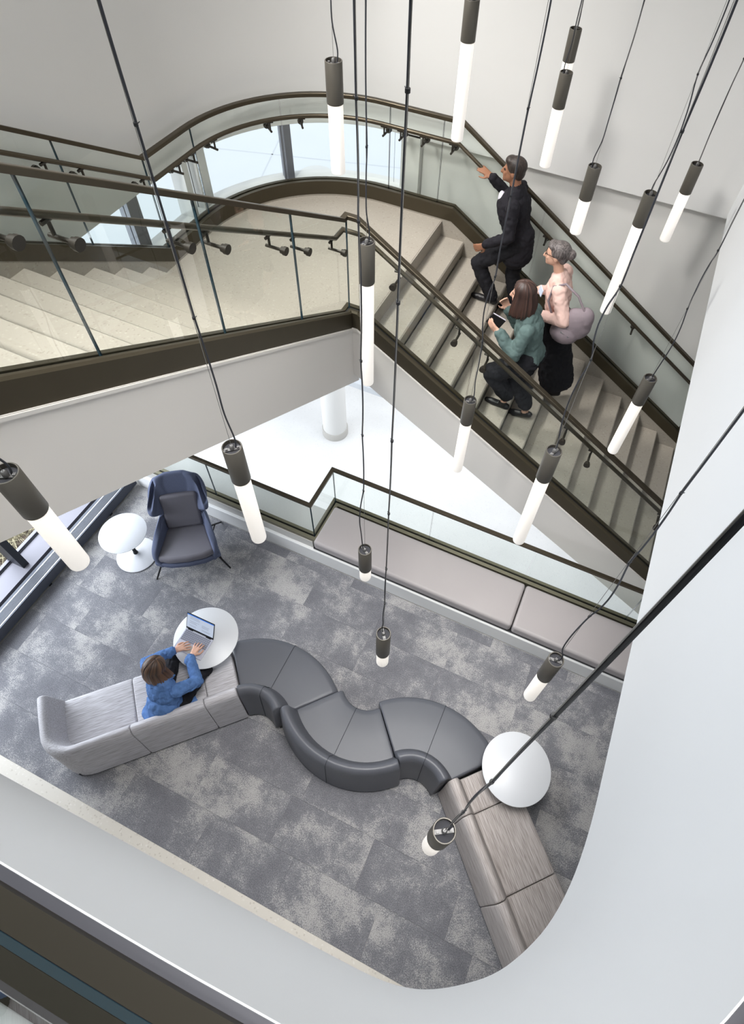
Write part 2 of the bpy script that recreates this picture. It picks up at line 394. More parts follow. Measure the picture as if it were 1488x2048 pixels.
# upper curved wall with the landing windows
XW, YW, RW = -4.14, 5.97, 1.52
arcw = arc(XW + RW, YW - RW, RW, 180, 90, 24)
wall_path = [(XW, -3.4), (XW, YW - RW - .02)] + arcw[:] + [(-2.48, YW)]
full = wall_path + [(3.7, YW)]
b = B(); sweep(b, full, [(0, 3.90), (.16, 3.90), (.16, 9.7), (0, 9.7)]); struct(obj('wall_back', b, M['white'], smooth=30), 'tall white curved wall above the landing windows')
b = B(); sweep(b, [p for p in wall_path], [(0, 2.2), (.16, 2.2), (.16, 3.32), (0, 3.32)]); struct(obj('wall_back', b, M['white'], smooth=30), 'low wall under the landing windows')
struct(boxo('wall_left', XW - .16, XW, -3.4, 2.75, 3.3, 3.92, M['white']), 'white wall behind the upper flight')
b = B(); box(b, -2.48, -2.3, YW, YW + .24, 1.2, 3.92); box(b, -2.3, 3.7, YW + .08, YW + .24, .9, 9.7); struct(obj('wall_back', b, M['shade']), 'recessed wall behind the lower flight')
struct(boxo('wall_back', XW - .2, -2.3, YW + .02, YW + .16, 1.2, 2.22, M['white']))
struct(boxo('wall_left', XW - .16, XW, 3.0, YW - RW, 1.2, 2.22, M['white']))
# window_1: straight part, window_2: curved part
w1 = struct(boxo('window_1', XW - .13, XW - .03, 2.75, 2.79, 3.3, 3.9, M['white']), 'straight window beside the landing')
boxo('mullion', XW - .14, XW - .03, 3.69, 3.83, 3.32, 3.9, M['mullion2'], w1)
boxo('jamb', XW - .16, XW, 4.45, 4.53, 3.32, 3.9, M['white'], w1)
boxo('jamb', XW - .16, XW + .012, 4.64, 4.80, 3.32, 3.9, M['white'], w1)
b = B(); strip(b, [(XW - .08, 2.79, 3.3, 3.92), (XW - .08, 3.69, 3.3, 3.92)], .01); obj('pane', b, [M['winglass'], M['edge']], w1)
b = B(); strip(b, [(XW - .08, 3.83, 3.3, 3.92), (XW - .08, 4.64, 3.3, 3.92)], .01); obj('pane', b, [M['winglass'], M['edge']], w1)
w2 = struct(boxo('window_2', -2.52, -2.48, YW + .02, YW + .14, 3.3, 3.9, M['white']), 'curved landing window looking over the pavement')
am = 135 - 2
pc = (XW + RW, YW - RW)
b = B(); mm = Vector((pc[0] + (RW + .07) * math.cos(math.radians(am)), pc[1] + (RW + .07) * math.sin(math.radians(am))))
t_ = Vector((math.sin(math.radians(am)), -math.cos(math.radians(am)))); n_ = Vector((math.cos(math.radians(am)), math.sin(math.radians(am))))
prism(b, [tuple(mm + t_ * s * .055 + n_ * u * .06) for s, u in ((-1, -1), (1, -1), (1, 1), (-1, 1))], 3.3, 3.92, 'z'); obj('mullion', b, M['mullion2'], w2)
for a0, a1 in ((172, am + 2.2), (am - 2.2, 90)):
    b = B(); strip(b, [(x, y, 3.3, 3.92) for x, y in arc(pc[0], pc[1], RW + .08, a0, a1, 8)], .01); obj('pane', b, [M['winglass'], M['edge']], w2, smooth=30)
b = B(); strip(b, [(pc[0], YW + .08, 3.3, 3.92), (-2.5, YW + .08, 3.3, 3.92)], .01); obj('pane', b, [M['winglass'], M['edge']], w2)

# upper floor slab: fascia around the atrium opening
edge = [(-4.14, -.262), (-3.0, -.245), (-1.7, -.226), (-.83, -.209), (-.3, -.203), (-.1, -.196), (.09, -.19), (.205, -.174), (.31, -.139), (.42, -.075), (.532, .01), (.614, .118), (.686, .252), (.733, .43), (.755, .64), (.758, .87), (.758, 3), (.758, YW)]
# smooth the corner
def chaikin(p, k=2):
    for _ in range(k):
        q = [p[0]]
        for a, c in zip(p[:-1], p[1:]): q += [lerp(a, c, .25), lerp(a, c, .75)]
        p = q + [p[-1]]
    return p
edge = chaikin(edge, 2)
b = B(); sweep(b, edge, [(0, 3.93), (0, 5.66), (-.004, 5.662), (-.2, 5.662), (-.2, 3.93)]); struct(obj('wall_front', b, M['fascia'], smooth=30), 'white fascia with rounded corner around the atrium opening')
def offset(path, d):
    out = []
    for i, p in enumerate(path):
        a = Vector(path[max(i - 1, 0)]); c = Vector(path[min(i + 1, len(path) - 1)]); t = (c - a).normalized(); out.append((p[0] + t.y * d, p[1] - t.x * d))
    return out
eo = offset(edge, .19)
poly = eo + [(3.7, YW), (3.7, -3.4), (-4.14, -3.4)]
b = B(); prism(b, poly, 3.93, 4.02, 'z'); struct(obj('ceiling', b, M['white']), 'ceiling below the upper floor')
b = B(); prism(b, poly, 5.5, 5.64, 'z'); struct(obj('floor', b, M['woodfloor']), 'upper floor walkway')
# trims: stone ledge and guard shoe
b = B(); sweep(b, edge, [(-.003, 5.655), (-.003, 5.666), (-.022, 5.666), (-.022, 5.655)]); struct(obj('trim_1', b, M['ledge'], smooth=30), 'narrow grey ledge along the top of the fascia')
ug = thing('glass_balustrade', 'glass balustrade in a bronze shoe at the bottom left corner', 'balustrade', (-1.5, -.28, 5.66))
def place(o, t): o.matrix_parent_inverse = Matrix.Translation(-Vector(t.location)); return o
b = B(); sweep(b, edge, [(-.021, 5.66), (-.021, 5.70), (-.068, 5.70), (-.068, 5.66)]); place(obj('shoe', b, M['shoe_dark'], ug, smooth=30), ug)
b = B(); sweep(b, edge, [(-.084, 5.66), (-.084, 5.70), (-.138, 5.70), (-.138, 5.66)]); place(obj('shoe', b, M['shoe_dark'], ug, smooth=30), ug)
b = B(); sweep(b, edge, [(-.068, 5.66), (-.068, 5.692), (-.084, 5.692), (-.084, 5.66)]); place(obj('gasket', b, M['navygasket'], ug, smooth=30), ug)
gp = offset(edge, .076)
b = B(); strip(b, [(x, y, 5.7, 6.72) for x, y in gp], .014); place(obj('glass_panel', b, [M['glass'], M['edge']], ug, smooth=30), ug)
b = B(); sweep(b, gp, [(-.025, 6.72), (.025, 6.72), (.025, 6.75), (-.025, 6.75)]); place(obj('top_rail', b, M['bronze2'], ug, smooth=30), ug)
# outer envelope of the upper void
struct(boxo('ceiling', -4.3, 3.7, -3.4, YW + .4, 9.7, 9.85, M['white']), 'high ceiling that carries the pendant lights')
struct(boxo('wall_right', 3.6, 3.75, -3.4, YW + .4, -.35, 9.7, M['white']))
struct(boxo('wall_front', -5.5, 3.7, -3.55, -3.4, -.35, 9.7, M['white']))
struct(boxo('ceiling', -5.5, XW - .16, -3.4, 3.0, 2.35, 2.5, M['white']))
struct(boxo('wall_left', XW - .16, XW, -3.4, 2.9, 2.35, 3.3, M['white']))
struct(boxo('wall_left', -5.5, -5.38, -3.4, -1.3, -.3, 2.4, M['white']))
struct(boxo('wall_left', -5.5, XW, 2.98, 3.1, .9, 2.4, M['white']))

# ------------------------------------------------------------------ STAIRCASE
TR, RI = .28, .1789
ZL, XR0, YL0 = 3.22, -1.908, 3.529        # landing height, first nosing down (right flight), first nosing up (left flight)
def znR(x): return ZL - (x - XR0) * RI / TR
def znL(y): return ZL + RI + (YL0 - y) * RI / TR
XN, XF, YN, YF = -2.10, -4.0, 3.925, 5.80   # guard planes
st = thing('staircase', 'pale terrazzo stair with half landing and dark bronze strings', 'staircase', (-3, 4.6, 3.22))
def add(o, t=st): return place(o, t)
for i in range(1, 18):
    xn = XR0 + TR * i; z = ZL - RI * i
    b = B(); prism(b, [(xn - TR, z), (xn - .012, z), (xn, z - .012), (xn, z - .05), (xn - .012, z - RI), (xn - TR, z - RI)], YN + .03, YF - .03, 'y'); add(obj('step', b, M['tread'], st))
for i in range(1, 15):
    yn = YL0 - TR * (i - 1); z = ZL + RI * i
    b = B(); prism(b, [(yn - TR, z), (yn - .012, z), (yn, z - .012), (yn, z - .05), (yn - .012, z - RI), (yn - TR, z - RI)], XF + .03, XN - .03, 'x'); add(obj('step', b, M['tread'], st))
XC, YC, RC = -2.63, 4.43, 1.37            # landing curve centre
larc = arc(XC, YC, RC, 180, 90, 20)
def lring(dr): return arc(XC, YC, RC + dr, 180, 90, 20)
lp = [(XN, YL0 - .02), (XF + .03, YL0 - .02)] + lring(-.03) + [(XR0 - .012, YF - .03), (XR0 - .012, YN)]
lp += [(XN, YN)]
b = B(); prism(b, lp, ZL - .1, ZL, 'z'); add(obj('landing', b, M['tread'], st))
b = B(); box(b, XR0 - .02, XR0, YN + .03, YF - .03, ZL - RI, ZL - .004); add(obj('riser', b, M['tread'], st))
# casings (white sides and soffit)
DB = .76
k = RI / TR
yA, yB = -.5, 4.02
xe = 3.0
zc = znL(3.86)                              # nosing-line height where the two flights meet
def znN(x): return zc - (x - XN - .10) * k
b = B(); prism(b, [(yA, znL(yA) - .2), (yA, znL(yA) - DB), (YN + .0, znL(YN) - DB), (YN + .0, ZL - .2), (YL0, znL(YL0) - RI - .15)], XF - .05, XN + .02, 'x')
prism(b, [(yA, znL(yA) - .045), (yA, znL(yA) - DB), (YN + .055, znL(YN + .055) - DB), (YN + .055, zc - .045), (3.86, zc - .045)], XN + .02, XN + .055, 'x'); add(obj('casing', b, M['casing'], st))
b = B(); prism(b, [(XN + .0, ZL - .2), (XN + .0, znR(XN) - DB), (xe, znR(xe) - DB), (xe, znR(xe) - RI - .15), (XR0, ZL - RI - .15), (XR0 - .05, ZL - .2)], YN - .02, YF + .05, 'y')
prism(b, [(XN + .02, zc - .045), (XN + .02, znR(XN + .02) - DB), (xe, znR(xe) - DB), (xe, znN(xe) - .045), (XN + .10, zc - .045)], YN - .055, YN - .02, 'y'); add(obj('casing', b, M['casing'], st))
lpo = [(XN + .05, YN - .05), (XF - .05, YN - .05), (XF - .05, YC)] + lring(.05)[1:] + [(XN + .05, YF + .05)]
b = B(); prism(b, lpo, ZL - .72, ZL - .1, 'z'); add(obj('casing', b, M['casing'], st))
# near strings: bronze channel with ledges either side of the glass
def string_path(seq, dz): return [(x, y, z + dz) for x, y, z in seq]
yk = YL0 + RI / k * .0
near = [(XN, -.45, znL(-.45)), (XN, 3.86, znL(3.86)), (XN, YN, znL(3.86)), (XN + .10, YN, znL(3.86)), (2.9, YN, znL(3.86) - (2.9 - XN - .10) * k)]
zc = znL(3.86)                              # nosing-line height where the two flights meet
b = B(); sweep(b, string_path(near, 0), [(-.05, -.05), (-.05, .125), (-.035, .14), (-.012, .14), (-.012, .11), (.012, .11), (.012, .14), (.05, .14), (.05, -.05)]); add(obj('string', b, [M['bronze']], st))
b = B(); sweep(b, string_path(near, 0), [(-.0125, .108), (.0125, .108), (.0125, .128), (-.0125, .128)]); add(obj('gasket', b, M['black'], st))
b = B(); sweep(b, string_path(near, 0), [(-.062, -.075), (-.062, -.052), (-.03, -.052), (-.03, -.075)]); add(obj('lip', b, M['casing'], st))
# far strings
zf0 = ZL + .125
yq = 3.86
def far_path(r=0):
    return [(XF - r, -.45, znL(-.45)), (XF - r, yq, znL(yq)), (XF - r, YC, znL(yq))] + [(x, y, znL(yq)) for x, y in lring(r)[1:]] + [(XR0 + .10, YF + r, znL(yq)), (2.9, YF + r, znL(yq) - (2.9 - XR0 - .10) * k)]
fp = far_path()
zfar = znL(yq)
b = B(); sweep(b, fp, [(-.05, .055), (-.05, .2), (-.014, .2), (-.014, .17), (.014, .17), (.014, .2), (.05, .2), (.05, .055)]); add(obj('string', b, M['bronze'], st, smooth=30))
b = B(); sweep(b, fp, [(-.0145, .168), (.0145, .168), (.0145, .185), (-.0145, .185)]); add(obj('gasket', b, M['black'], st, smooth=30))
b = B(); sweep(b, fp, [(-.045, -.28), (-.045, .055), (.045, .055), (.045, -.28)]); add(obj('skirting', b, M['tread'], st, smooth=30))

# guards ------------------------------------------------------------
def walk(path, s):
    for a, c in zip(path[:-1], path[1:]):
        d = math.dist(a[:2], c[:2])
        if s <= d: return lerp(a, c, s / d if d else 0), (Vector(c[:2]) - Vector(a[:2])).normalized()
        s -= d
    return path[-1], (Vector(path[-1][:2]) - Vector(path[-2][:2])).normalized()
def arclen_at(path, test):
    """arc length of the first point where test(point) changes sign"""
    s = 0
    for a, c in zip(path[:-1], path[1:]):
        d = math.dist(a[:2], c[:2]); fa, fc = test(a), test(c)
        if fa == 0: return s
        if fa * fc <= 0: return s + d * fa / (fa - fc)
        s += d
    return s
def sub(path, s0, s1):
    out = [walk(path, s0)[0]]; s = 0
    for a, c in zip(path[:-1], path[1:]):
        s += math.dist(a[:2], c[:2])
        if s0 + 1e-4 < s < s1 - 1e-4: out.append(c)
    return out + [walk(path, s1)[0]]
def bracket(t, path, s, side, hr, disc_side, rail_off):
    """stand-off disc through the glass carrying the handrail"""
    p, d = walk(path, s); n = Vector((-d.y, d.x)) * side
    c = Vector(p) + Vector((0, 0, hr))
    N3 = Vector((n.x, n.y, 0))
    b = B()
    tube(b, [c - N3 * .055 - Vector((0, 0, .10)), c - N3 * .034 - Vector((0, 0, .10))], .030, 14)
    tube(b, [c - N3 * .032 - Vector((0, 0, .10)), c - N3 * .014 - Vector((0, 0, .10))], .024, 12)
    tube(b, [c - N3 * .014 - Vector((0, 0, .10)), c + N3 * (rail_off + .03) - Vector((0, 0, .10))], .011, 8)
    tube(b, [c + N3 * rail_off - Vector((0, 0, .105)), c + N3 * rail_off - Vector((0, 0, .02))], .009, 8)
    bm_b = [c + N3 * rail_off + Vector((d.x, d.y, 0)) * q - Vector((0, 0, .022)) for q in (-.035, .035)]
    tube(b, bm_b, .012, 6)
    place(obj('bracket', b, M['bracketdark'], t, smooth=40), t)
def guard(name, label, cat, loc, path, side, zb, zt, joints, brackets, rail_w=.05, rail_h=.032, hand=.89, hoff=.075, s_end=None):
    t = thing(name, label, cat, loc)
    tot = sum(math.dist(a[:2], c[:2]) for a, c in zip(path[:-1], path[1:]))
    js = [0] + sorted(joints) + [tot]
    for a, c in zip(js[:-1], js[1:]):
        q = sub(path, a + .004, c - .004)
        b = B(); strip(b, [(x, y, z + zb, z + zt) for x, y, z in q], .014); place(obj('glass_panel', b, [M['glass'], M['edge']], t, smooth=30), t)
    b = B(); sweep(b, path, [(-rail_w / 2, zt - .004), (rail_w / 2, zt - .004), (rail_w / 2, zt + rail_h - .004), (rail_w / 2 - .005, zt + rail_h), (-rail_w / 2 + .005, zt + rail_h), (-rail_w / 2, zt + rail_h - .004)]); place(obj('top_rail', b, M['bronze2'], t, smooth=30), t)
    if hand:
        prof = [(hoff * side + .021 * math.cos(2 * PI * q / 10), hand + .021 * math.sin(2 * PI * q / 10)) for q in range(10)]
        b = B(); sweep(b, path, prof); place(obj('handrail', b, M['bronze2'], t, smooth=60), t)
        for s in brackets: bracket(t, path, s, side, hand, 1, hoff)
    return t
nearp = [(x, y, z) for x, y, z in near]
sL = lambda y: arclen_at(nearp, lambda p: p[1] - y)
sR = lambda x: math.dist((XN, -.45), (XN, YN)) + (x - XN)
guard('stair_balustrade', 'glass balustrade with bronze rails on the open side of the stair', 'balustrade', (XN, YN, ZL), nearp, 1, .115, 1.03,
      [sL(.54), sL(1.407), sL(2.27), sL(3.141), sL(YN - .001), sR(-1.99), sR(-.88), sR(.28), sR(1.45)],
      [sL(y) for y in (.66, 1.27, 1.51, 2.13, 2.40, 2.97, 3.26, 3.80)] + [sR(x) for x in (-1.66, -1.064, -.77, .10, .39, 1.25, 1.54)], hand=.855)
sF = lambda y: y + .45
tot_arc = (YC + .45) + PI / 2 * RC
sFR = lambda x: tot_arc + (x - XC)
def s_of_curve(x, y):
    a = math.atan2(y - YC, x - XC); return (YC + .45) + (PI - a) * RC
guard('stair_balustrade', 'curved glass balustrade with bronze rails along the white wall and window', 'balustrade', (XF, 4.4, ZL), fp, -1, .175, 1.045,
      [sF(1.4), sF(2.2), sF(3.07), sF(3.86), sF(4.52), s_of_curve(-3.6, 5.42), sFR(-2.57), sFR(-2.0), sFR(-.855), sFR(.285), sFR(1.4)],
      [sF(y) for y in (.9, 1.5, 2.3, 2.894, 3.174, 3.73, 4.19, 4.41)] + [s_of_curve(-4.0, 4.72), s_of_curve(-3.72, 5.33), s_of_curve(-3.45, 5.55), sFR(-2.6), sFR(-2.42), sFR(-2.18), sFR(-1.87), sFR(-.768), sFR(.387), sFR(1.5)])
# end post of the wall-side string
b = B(); box(b, 1.38, 1.44, YF - .03, YF + .05, znR(1.4) + .1, znR(1.4) + 1.08)
ep = thing('end_post', 'dark bronze post ending the wall side balustrade by the white fascia', 'post', (1.41, YF, znR(1.4)))
place(obj('post', b, M['bronze'], ep, bevel=.004), ep)

# bench and low balustrade -------------------------------------------
bn = thing('built_in_bench', 'long grey cushioned bench on a white plinth along the glass', 'bench', (-.5, 3.2, 0))
b = B(); box(b, -4.87, 3.5, 2.93, 2.965, 0, .27); place(obj('plinth', b, M['white'], bn, bevel=.006), bn)
b = B(); box(b, -4.87, 3.5, 2.965, 3.52, 0, .262); place(obj('plinth_core', b, M['white'], bn), bn)
b = B(); box(b, -4.87, -2.215, 2.972, 3.10, .262, .40); place(obj('upstand', b, M['collar'], bn), bn)
b = B(); box(b, -2.2, 3.5, 2.955, 3.51, .262, .305); place(obj('shadow_gap', b, M['black'], bn), bn)
for x0, x1 in ((-2.19, .325), (.335, 2.2), (2.21, 3.45)):
    b = B(); box(b, x0, x1, 2.945, 3.515, .31, .465); place(obj('seat_cushion', b, M['cushion'], bn, bevel=.035, seg=4), bn)
lowp = [(-4.98, 3.035, 0), (-2.215, 3.035, 0), (-2.215, 3.585, 0), (3.4, 3.585, 0)]
lb = guard('bench_balustrade', 'low stepped glass balustrade behind the grey bench with bronze top rail', 'balustrade', (-1, 3.4, .4), lowp, 1, .44, 1.13,
           [1.37, 2.765, 3.315, 3.315 + 1.28, 3.315 + 2.5, 3.315 + 3.7], [], rail_w=.045, rail_h=.03, hand=None)
b = B(); sweep(b, lowp, [(-.055, .395), (-.055, .452), (-.012, .452), (-.012, .43), (.012, .43), (.012, .452), (.045, .452), (.045, .395)]); place(obj('channel', b, M['shoe'], lb), lb)
b = B(); sweep(b, lowp, [(-.0125, .428), (.0125, .428), (.0125, .44), (-.0125, .44)]); place(obj('gasket', b, M['black'], lb), lb)
b = B(); sweep(b, lowp, [(-.035, -.34), (-.035, .395), (.03, .395), (.03, -.34)]); struct(obj('trim_2', b, M['white']), 'slab edge under the low balustrade')

# heater and left window ----------------------------------------------
ht = thing('convector_heater', 'long charcoal floor heater with silver grille under the left window', 'heater', (-5.0, 1, 0))
b = B(); prism(b, [(-4.90, .035), (-4.90, .20), (-4.925, .20), (-4.925, .185), (-5.035, .185), (-5.035, .2), (-5.085, .2), (-5.085, .035)], -1.3, 2.925, 'y'); place(obj('body', b, M['heater'], ht), ht)
b = B(); box(b, -5.085, -4.9, 2.78, 2.925, .186, .201); place(obj('end_cap', b, M['heater'], ht), ht)
b = B(); box(b, -5.034, -4.926, -1.2, 2.775, .184, .187); place(obj('grille_bed', b, M['black'], ht), ht)
for i in range(9):
    x = -5.03 + i * .0128
    b = B(); box(b, x - .0022, x + .0022, -1.2, 2.775, .186, .2); place(obj('slat', b, M['slat'], ht), ht)
for i, x in enumerate((-5.042, -4.919)):
    b = B(); box(b, x - .004, x + .004, -1.2, 2.775, .19, .204); place(obj('grille_frame', b, M['silver'], ht), ht)
for y in (-.9, .15, 1.3, 2.4):
    b = B(); box(b, -4.95, -4.905, y - .02, y + .02, 0, .036); place(obj('foot', b, M['blackmetal'], ht), ht)
w3 = struct(boxo('window_3', -5.44, -5.40, -1.3, 2.98, .16, .235, M['sill']), 'tall window beside the heater')
boxo('sill', -5.40, -5.13, -1.3, 2.98, .02, .2, M['sill'], w3)
boxo('sill_gap', -5.13, -5.09, -1.3, 2.98, .02, .06, M['black'], w3)
boxo('track', -5.425, -5.385, -1.3, 2.98, .2, .212, M['mullion'], w3)
boxo('mullion', -5.43, -5.20, 1.295, 1.375, .2, 2.35, M['mullion'], w3)
for y0, y1 in ((-1.3, 1.29), (1.38, 2.98)):
    b = B(); strip(b, [(-5.425, y0, .2, 2.35), (-5.425, y1, .2, 2.35)], .012); obj('pane', b, [M['winglass'], M['edge']], w3)
# grass clumps outside
rg = random.Random(11)
b = B()
for q in range(3600):
    cx_, cy_ = rg.choice(((-6.2, 1.15), (-6.75, 1.5), (-6.3, 2.1), (-6.9, 2.4), (-5.95, 2.75), (-6.5, 2.95), (-7.4, 1.9), (-7.3, 2.9), (-6.0, 1.7)))
    a = rg.uniform(0, 2 * PI); l = rg.uniform(.25, .5); r0 = rg.uniform(0, .22); w = .005
    p0 = Vector((cx_ + r0 * math.cos(a), cy_ + r0 * math.sin(a), 0)); out = Vector((math.cos(a + rg.uniform(-.9, .9)), math.sin(a + rg.uniform(-.9, .9)), 0))
    s_ = Vector((-out.y, out.x, 0)) * w
    p1 = p0 + out * l * .4 + Vector((0, 0, l * .5)); p2 = p0 + out * l * 1.0 + Vector((0, 0, l * rg.uniform(.1, .5)))
    if max(p0.x, p1.x, p2.x) > -5.65 or max(p0.y, p1.y, p2.y) > 3.25: continue
    v = [b.verts.new(p) for p in (p0 - s_, p0 + s_, p1 + s_ * .8, p1 - s_ * .8, p2)]
    mi = 1 if (cx_, cy_) == (-5.95, 2.75) and rg.random() < .8 else 0
    b.faces.new(v[:4]).material_index = mi; b.faces.new((v[3], v[2], v[4])).material_index = mi
o = obj('ornamental_grass', b, [M['grass'], M['grass2']]); o.location = (0, 0, -.335); o['kind'] = 'stuff'; tag(o, 'dry ornamental grasses in the mulch bed outside the left window', 'grass')

# ------------------------------------------------------------------ SOFA (nine modules)
R2 = 2 ** .5
def sdxy(s, d): return ((s - d) / R2, (s + d) / R2)
SEATP = [(.15, .07), (.665, .07), (.69, .09), (.705, .14), (.71, .34), (.708, .37), (.698, .398), (.678, .415), (.645, .421), (.40, .423), (.15, .42)]
BACKP = [(0, .045), (.022, .35), (.042, .64), (.05, .675), (.066, .703), (.088, .718), (.110, .717), (.130, .70), (.143, .672), (.165, .57), (.205, .425), (.205, .045)]
GR = 'modules of the winding sofa'
def module(label, loc, rz, backpath, seatpath, side, m, seat_scale=1, seam=None, sidearm=False):
    t = thing('sofa_module', label, 'sofa', (*loc, 0), rz, GR)
    b = B(); sweep(b, seatpath, [(o * seat_scale, z) for o, z in SEATP], side=side, round_end=.018); obj('seat', b, m, t, smooth=45)
    b = B(); sweep(b, backpath, BACKP, side=side, round_end=.016); obj('backrest', b, m, t, smooth=45)
    b = B(); sweep(b, seatpath, [(.04, 0), (.42 * seat_scale, 0), (.42 * seat_scale, .08), (.04, .08)], side=side); obj('plinth', b, M['blackmetal'], t)
    if seam:
        b = B(); tube(b, seam[0], .0028, 6); obj('seam', b, M['seam'], t)
        b = B(); tube(b, seam[1], .0026, 6); obj('seam', b, M['seam'], t)
    return t
# straight left run: local x along the sofa, y from the back face to the seat front
def straight(label, s0, s1, m):
    L = s1 - s0 - .006
    p = [(0, 0), (L * .33, 0), (L * .66, 0), (L, 0)]
    return module(label, sdxy(s0 + .003, 2.05), PI / 4, p, p, 1, m)
# end module: back wraps round the left end
L = .62
end = module('pale grey sofa end module whose backrest curves round its left end', sdxy(-2.3, 2.05), PI / 4,
             [(-.245, .70), (-.24, .5), (-.234, .38)] + [(-.232 + .33 + .33 * math.cos(a), .33 + .33 * math.sin(a)) for a in [PI * (1 + q / 16) for q in range(0, 9)]][0:] + [(.2, 0), (L - .003, 0)],
             [(-.07, 0), (.2, 0), (L - .003, 0)], 1, M['fabric'])
straight('pale grey straight sofa module the woman in denim sits on', -1.68, -.985, M['fabric'])
straight('narrow pale grey sofa module under the laptop table beside the charcoal leather', -.985, -.665, M['fabric'])
# right run
def straightR(label, d0, d1, m):
    L = d0 - d1 - .006
    p = [(0, 0), (L * .33, 0), (L * .66, 0), (L, 0)]
    return module(label, sdxy(.945, d0 - .003), -PI / 4, p, p, 1, m)
straightR('narrow warm grey sofa module partly under the right round table', .655, .335, M['fabric2'])
straightR('warm grey straight sofa module just past the right round table', .335, -.352, M['fabric2'])
straightR('warm grey sofa module at the far right cut off by the white fascia', -.352, -1.05, M['fabric2'])
# curved leather modules, local frame = (s, d) axes about the arc centre
def curved(label, cs, cd, r_back, sgn, a0, a1):
    """sgn +1: front lies outside the back arc; -1: inside"""
    bp = arc(0, 0, r_back, a0, a1, 18)
    e = .4 / r_back
    t_side = (1 if a1 < a0 else -1) * sgn
    am = math.radians((a0 + a1) / 2)
    def pt(o, z): return ((r_back + sgn * o) * math.cos(am), (r_back + sgn * o) * math.sin(am), z)
    sc = {1: 1.015, -1: 1.0}[sgn]
    seam = ([pt(.205, .425), pt(.4, .4255), pt(.66 * sc, .423), pt(.70 * sc, .402), pt(.713 * sc, .36), pt(.713 * sc, .1)],
            [pt(.19, .50), pt(.166, .572), pt(.145, .673), pt(.131, .702), pt(.11, .719), pt(.087, .72), pt(.065, .705), pt(.048, .677), pt(.04, .64), pt(.018, .35), pt(-.004, .06)])
    return module(label, sdxy(cs, cd), PI / 4, bp, bp, t_side, M['leather'], sc, seam)
curved('charcoal leather curved sofa module touching the laptop table', -.66, 1.825, .235, 1, 90, 0.8)
curved('middle charcoal leather sofa module with its long outer backrest', .615, 1.838, .975, -1, 180.3, 269.6)
curved('charcoal leather curved sofa module ending beside the right round table', .618, .66, .25, 1, 89.6, 0.6)

# ------------------------------------------------------------------ TABLES
def round_table(label, x, y, z, r, rb=.22, stem=.022, off=0):
    t = thing('round_table', label, 'table', (x, y, 0), 0, 'round white side tables')
    b = B(); lathe(b, [(0, z - .022), (r - .03, z - .022), (r - .006, z - .014), (r, z - .006), (r, z - .002), (r - .003, z), (0, z)], 64); obj('top', b, M['tabletop'], t, smooth=40)
    b = B(); lathe(b, [(0, .05), (stem + .008, .05), (stem + .006, .09), (stem, .1), (stem, z - .04), (stem + .03, z - .022), (0, z - .022)], 24, (off, off, 0)); obj('stem', b, M['blackmetal'], t, smooth=40)
    b = B(); lathe(b, [(0, .006), (rb, .006), (rb, .014), (rb - .02, .022), (rb * .5, .036), (stem + .03, .055), (stem + .012, .066), (0, .066)], 48, (off, off, 0)); obj('base', b, M['tablebase'], t, smooth=50)
    b = B(); lathe(b, [(0, 0), (rb - .004, 0), (rb - .004, .007), (0, .007)], 48, (off, off, 0)); obj('glide_ring', b, M['blackmetal'], t)
    return t
round_table('small round white table on a cone base left of the wing chair', -4.235, 2.062, .56, .274, .245)
ZT = .66
round_table('round white table that carries the open laptop', -.4079 * (7 - ZT), .21875 * (7 - ZT), ZT, .0525 * (7 - ZT))
round_table('empty round white table at the right end of the sofa under a black cable', .1252 * (7 - ZT), .2425 * (7 - ZT), ZT, .0517 * (7 - ZT), off=.035)

# ------------------------------------------------------------------ WING CHAIR
ac = thing('wing_chair', 'blue grey felt wing chair with grey leather cushions beside the small table', 'armchair', (-3.60, 2.36, 0), math.radians(-55 + 90))
# local: -y is the front, x is width
def shell_point(u, v):
    """u in -1..1 round the back from arm to arm, v bottom to top"""
    def ip(tab, v):
        for (a, x), (c, yv) in zip(tab[:-1], tab[1:]):
            if v <= c:
                t = (v - a) / (c - a); t = t * t * (3 - 2 * t); return x + (yv - x) * t
        return tab[-1][1]
    hw = ip([(0, .265), (.30, .30), (.40, .295), (.52, .245), (.62, .255), (.72, .305), (.88, .32), (1, .28)], v)   # half width
    yb = .19 + .36 * v
    front = ip([(0, -.25), (.22, -.235), (.32, -.18), (.42, .0), (.52, .22), (.60, .27), (.68, .19), (.78, .16), (.88, .19), (.96, .29), (1, .38)], v)   # how far the sides come forward
    a = abs(u); sg = 1 if u >= 0 else -1
    rad = min(.15, hw * .6)
    Ls = [hw - rad, rad * PI / 2, max(.005, yb - rad - front)]; tot = sum(Ls); q = a * tot
    if q < Ls[0]: x, y = q, yb + .02 * (1 - (q / hw) ** 2)
    elif q < Ls[0] + Ls[1]:
        t = (q - Ls[0]) / rad; x = hw - rad + rad * math.sin(t); y = yb - rad * (1 - math.cos(t))
    else:
        t = q - Ls[0] - Ls[1]; x = hw + (.26 if v < .55 else .22) * t; y = yb - rad - t
    z = .25 + .82 * v - (.10 * v * max(0, a - .3) ** 1.4 * 3.0 if v > .5 else .05 * max(0, a - .55))
    return (sg * x, y, z)
NU, NV = 44, 30
b = B()
g = [[b.verts.new(shell_point(-1 + 2 * i / NU, j / NV)) for i in range(NU + 1)] for j in range(NV + 1)]
for j in range(NV):
    for i in range(NU): b.faces.new((g[j][i], g[j][i + 1], g[j + 1][i + 1], g[j + 1][i]))
sh = obj('shell', b, M['wool'], ac, smooth=180)
sm = sh.modifiers.new('solidify', 'SOLIDIFY'); sm.thickness = .068; sm.offset = 1
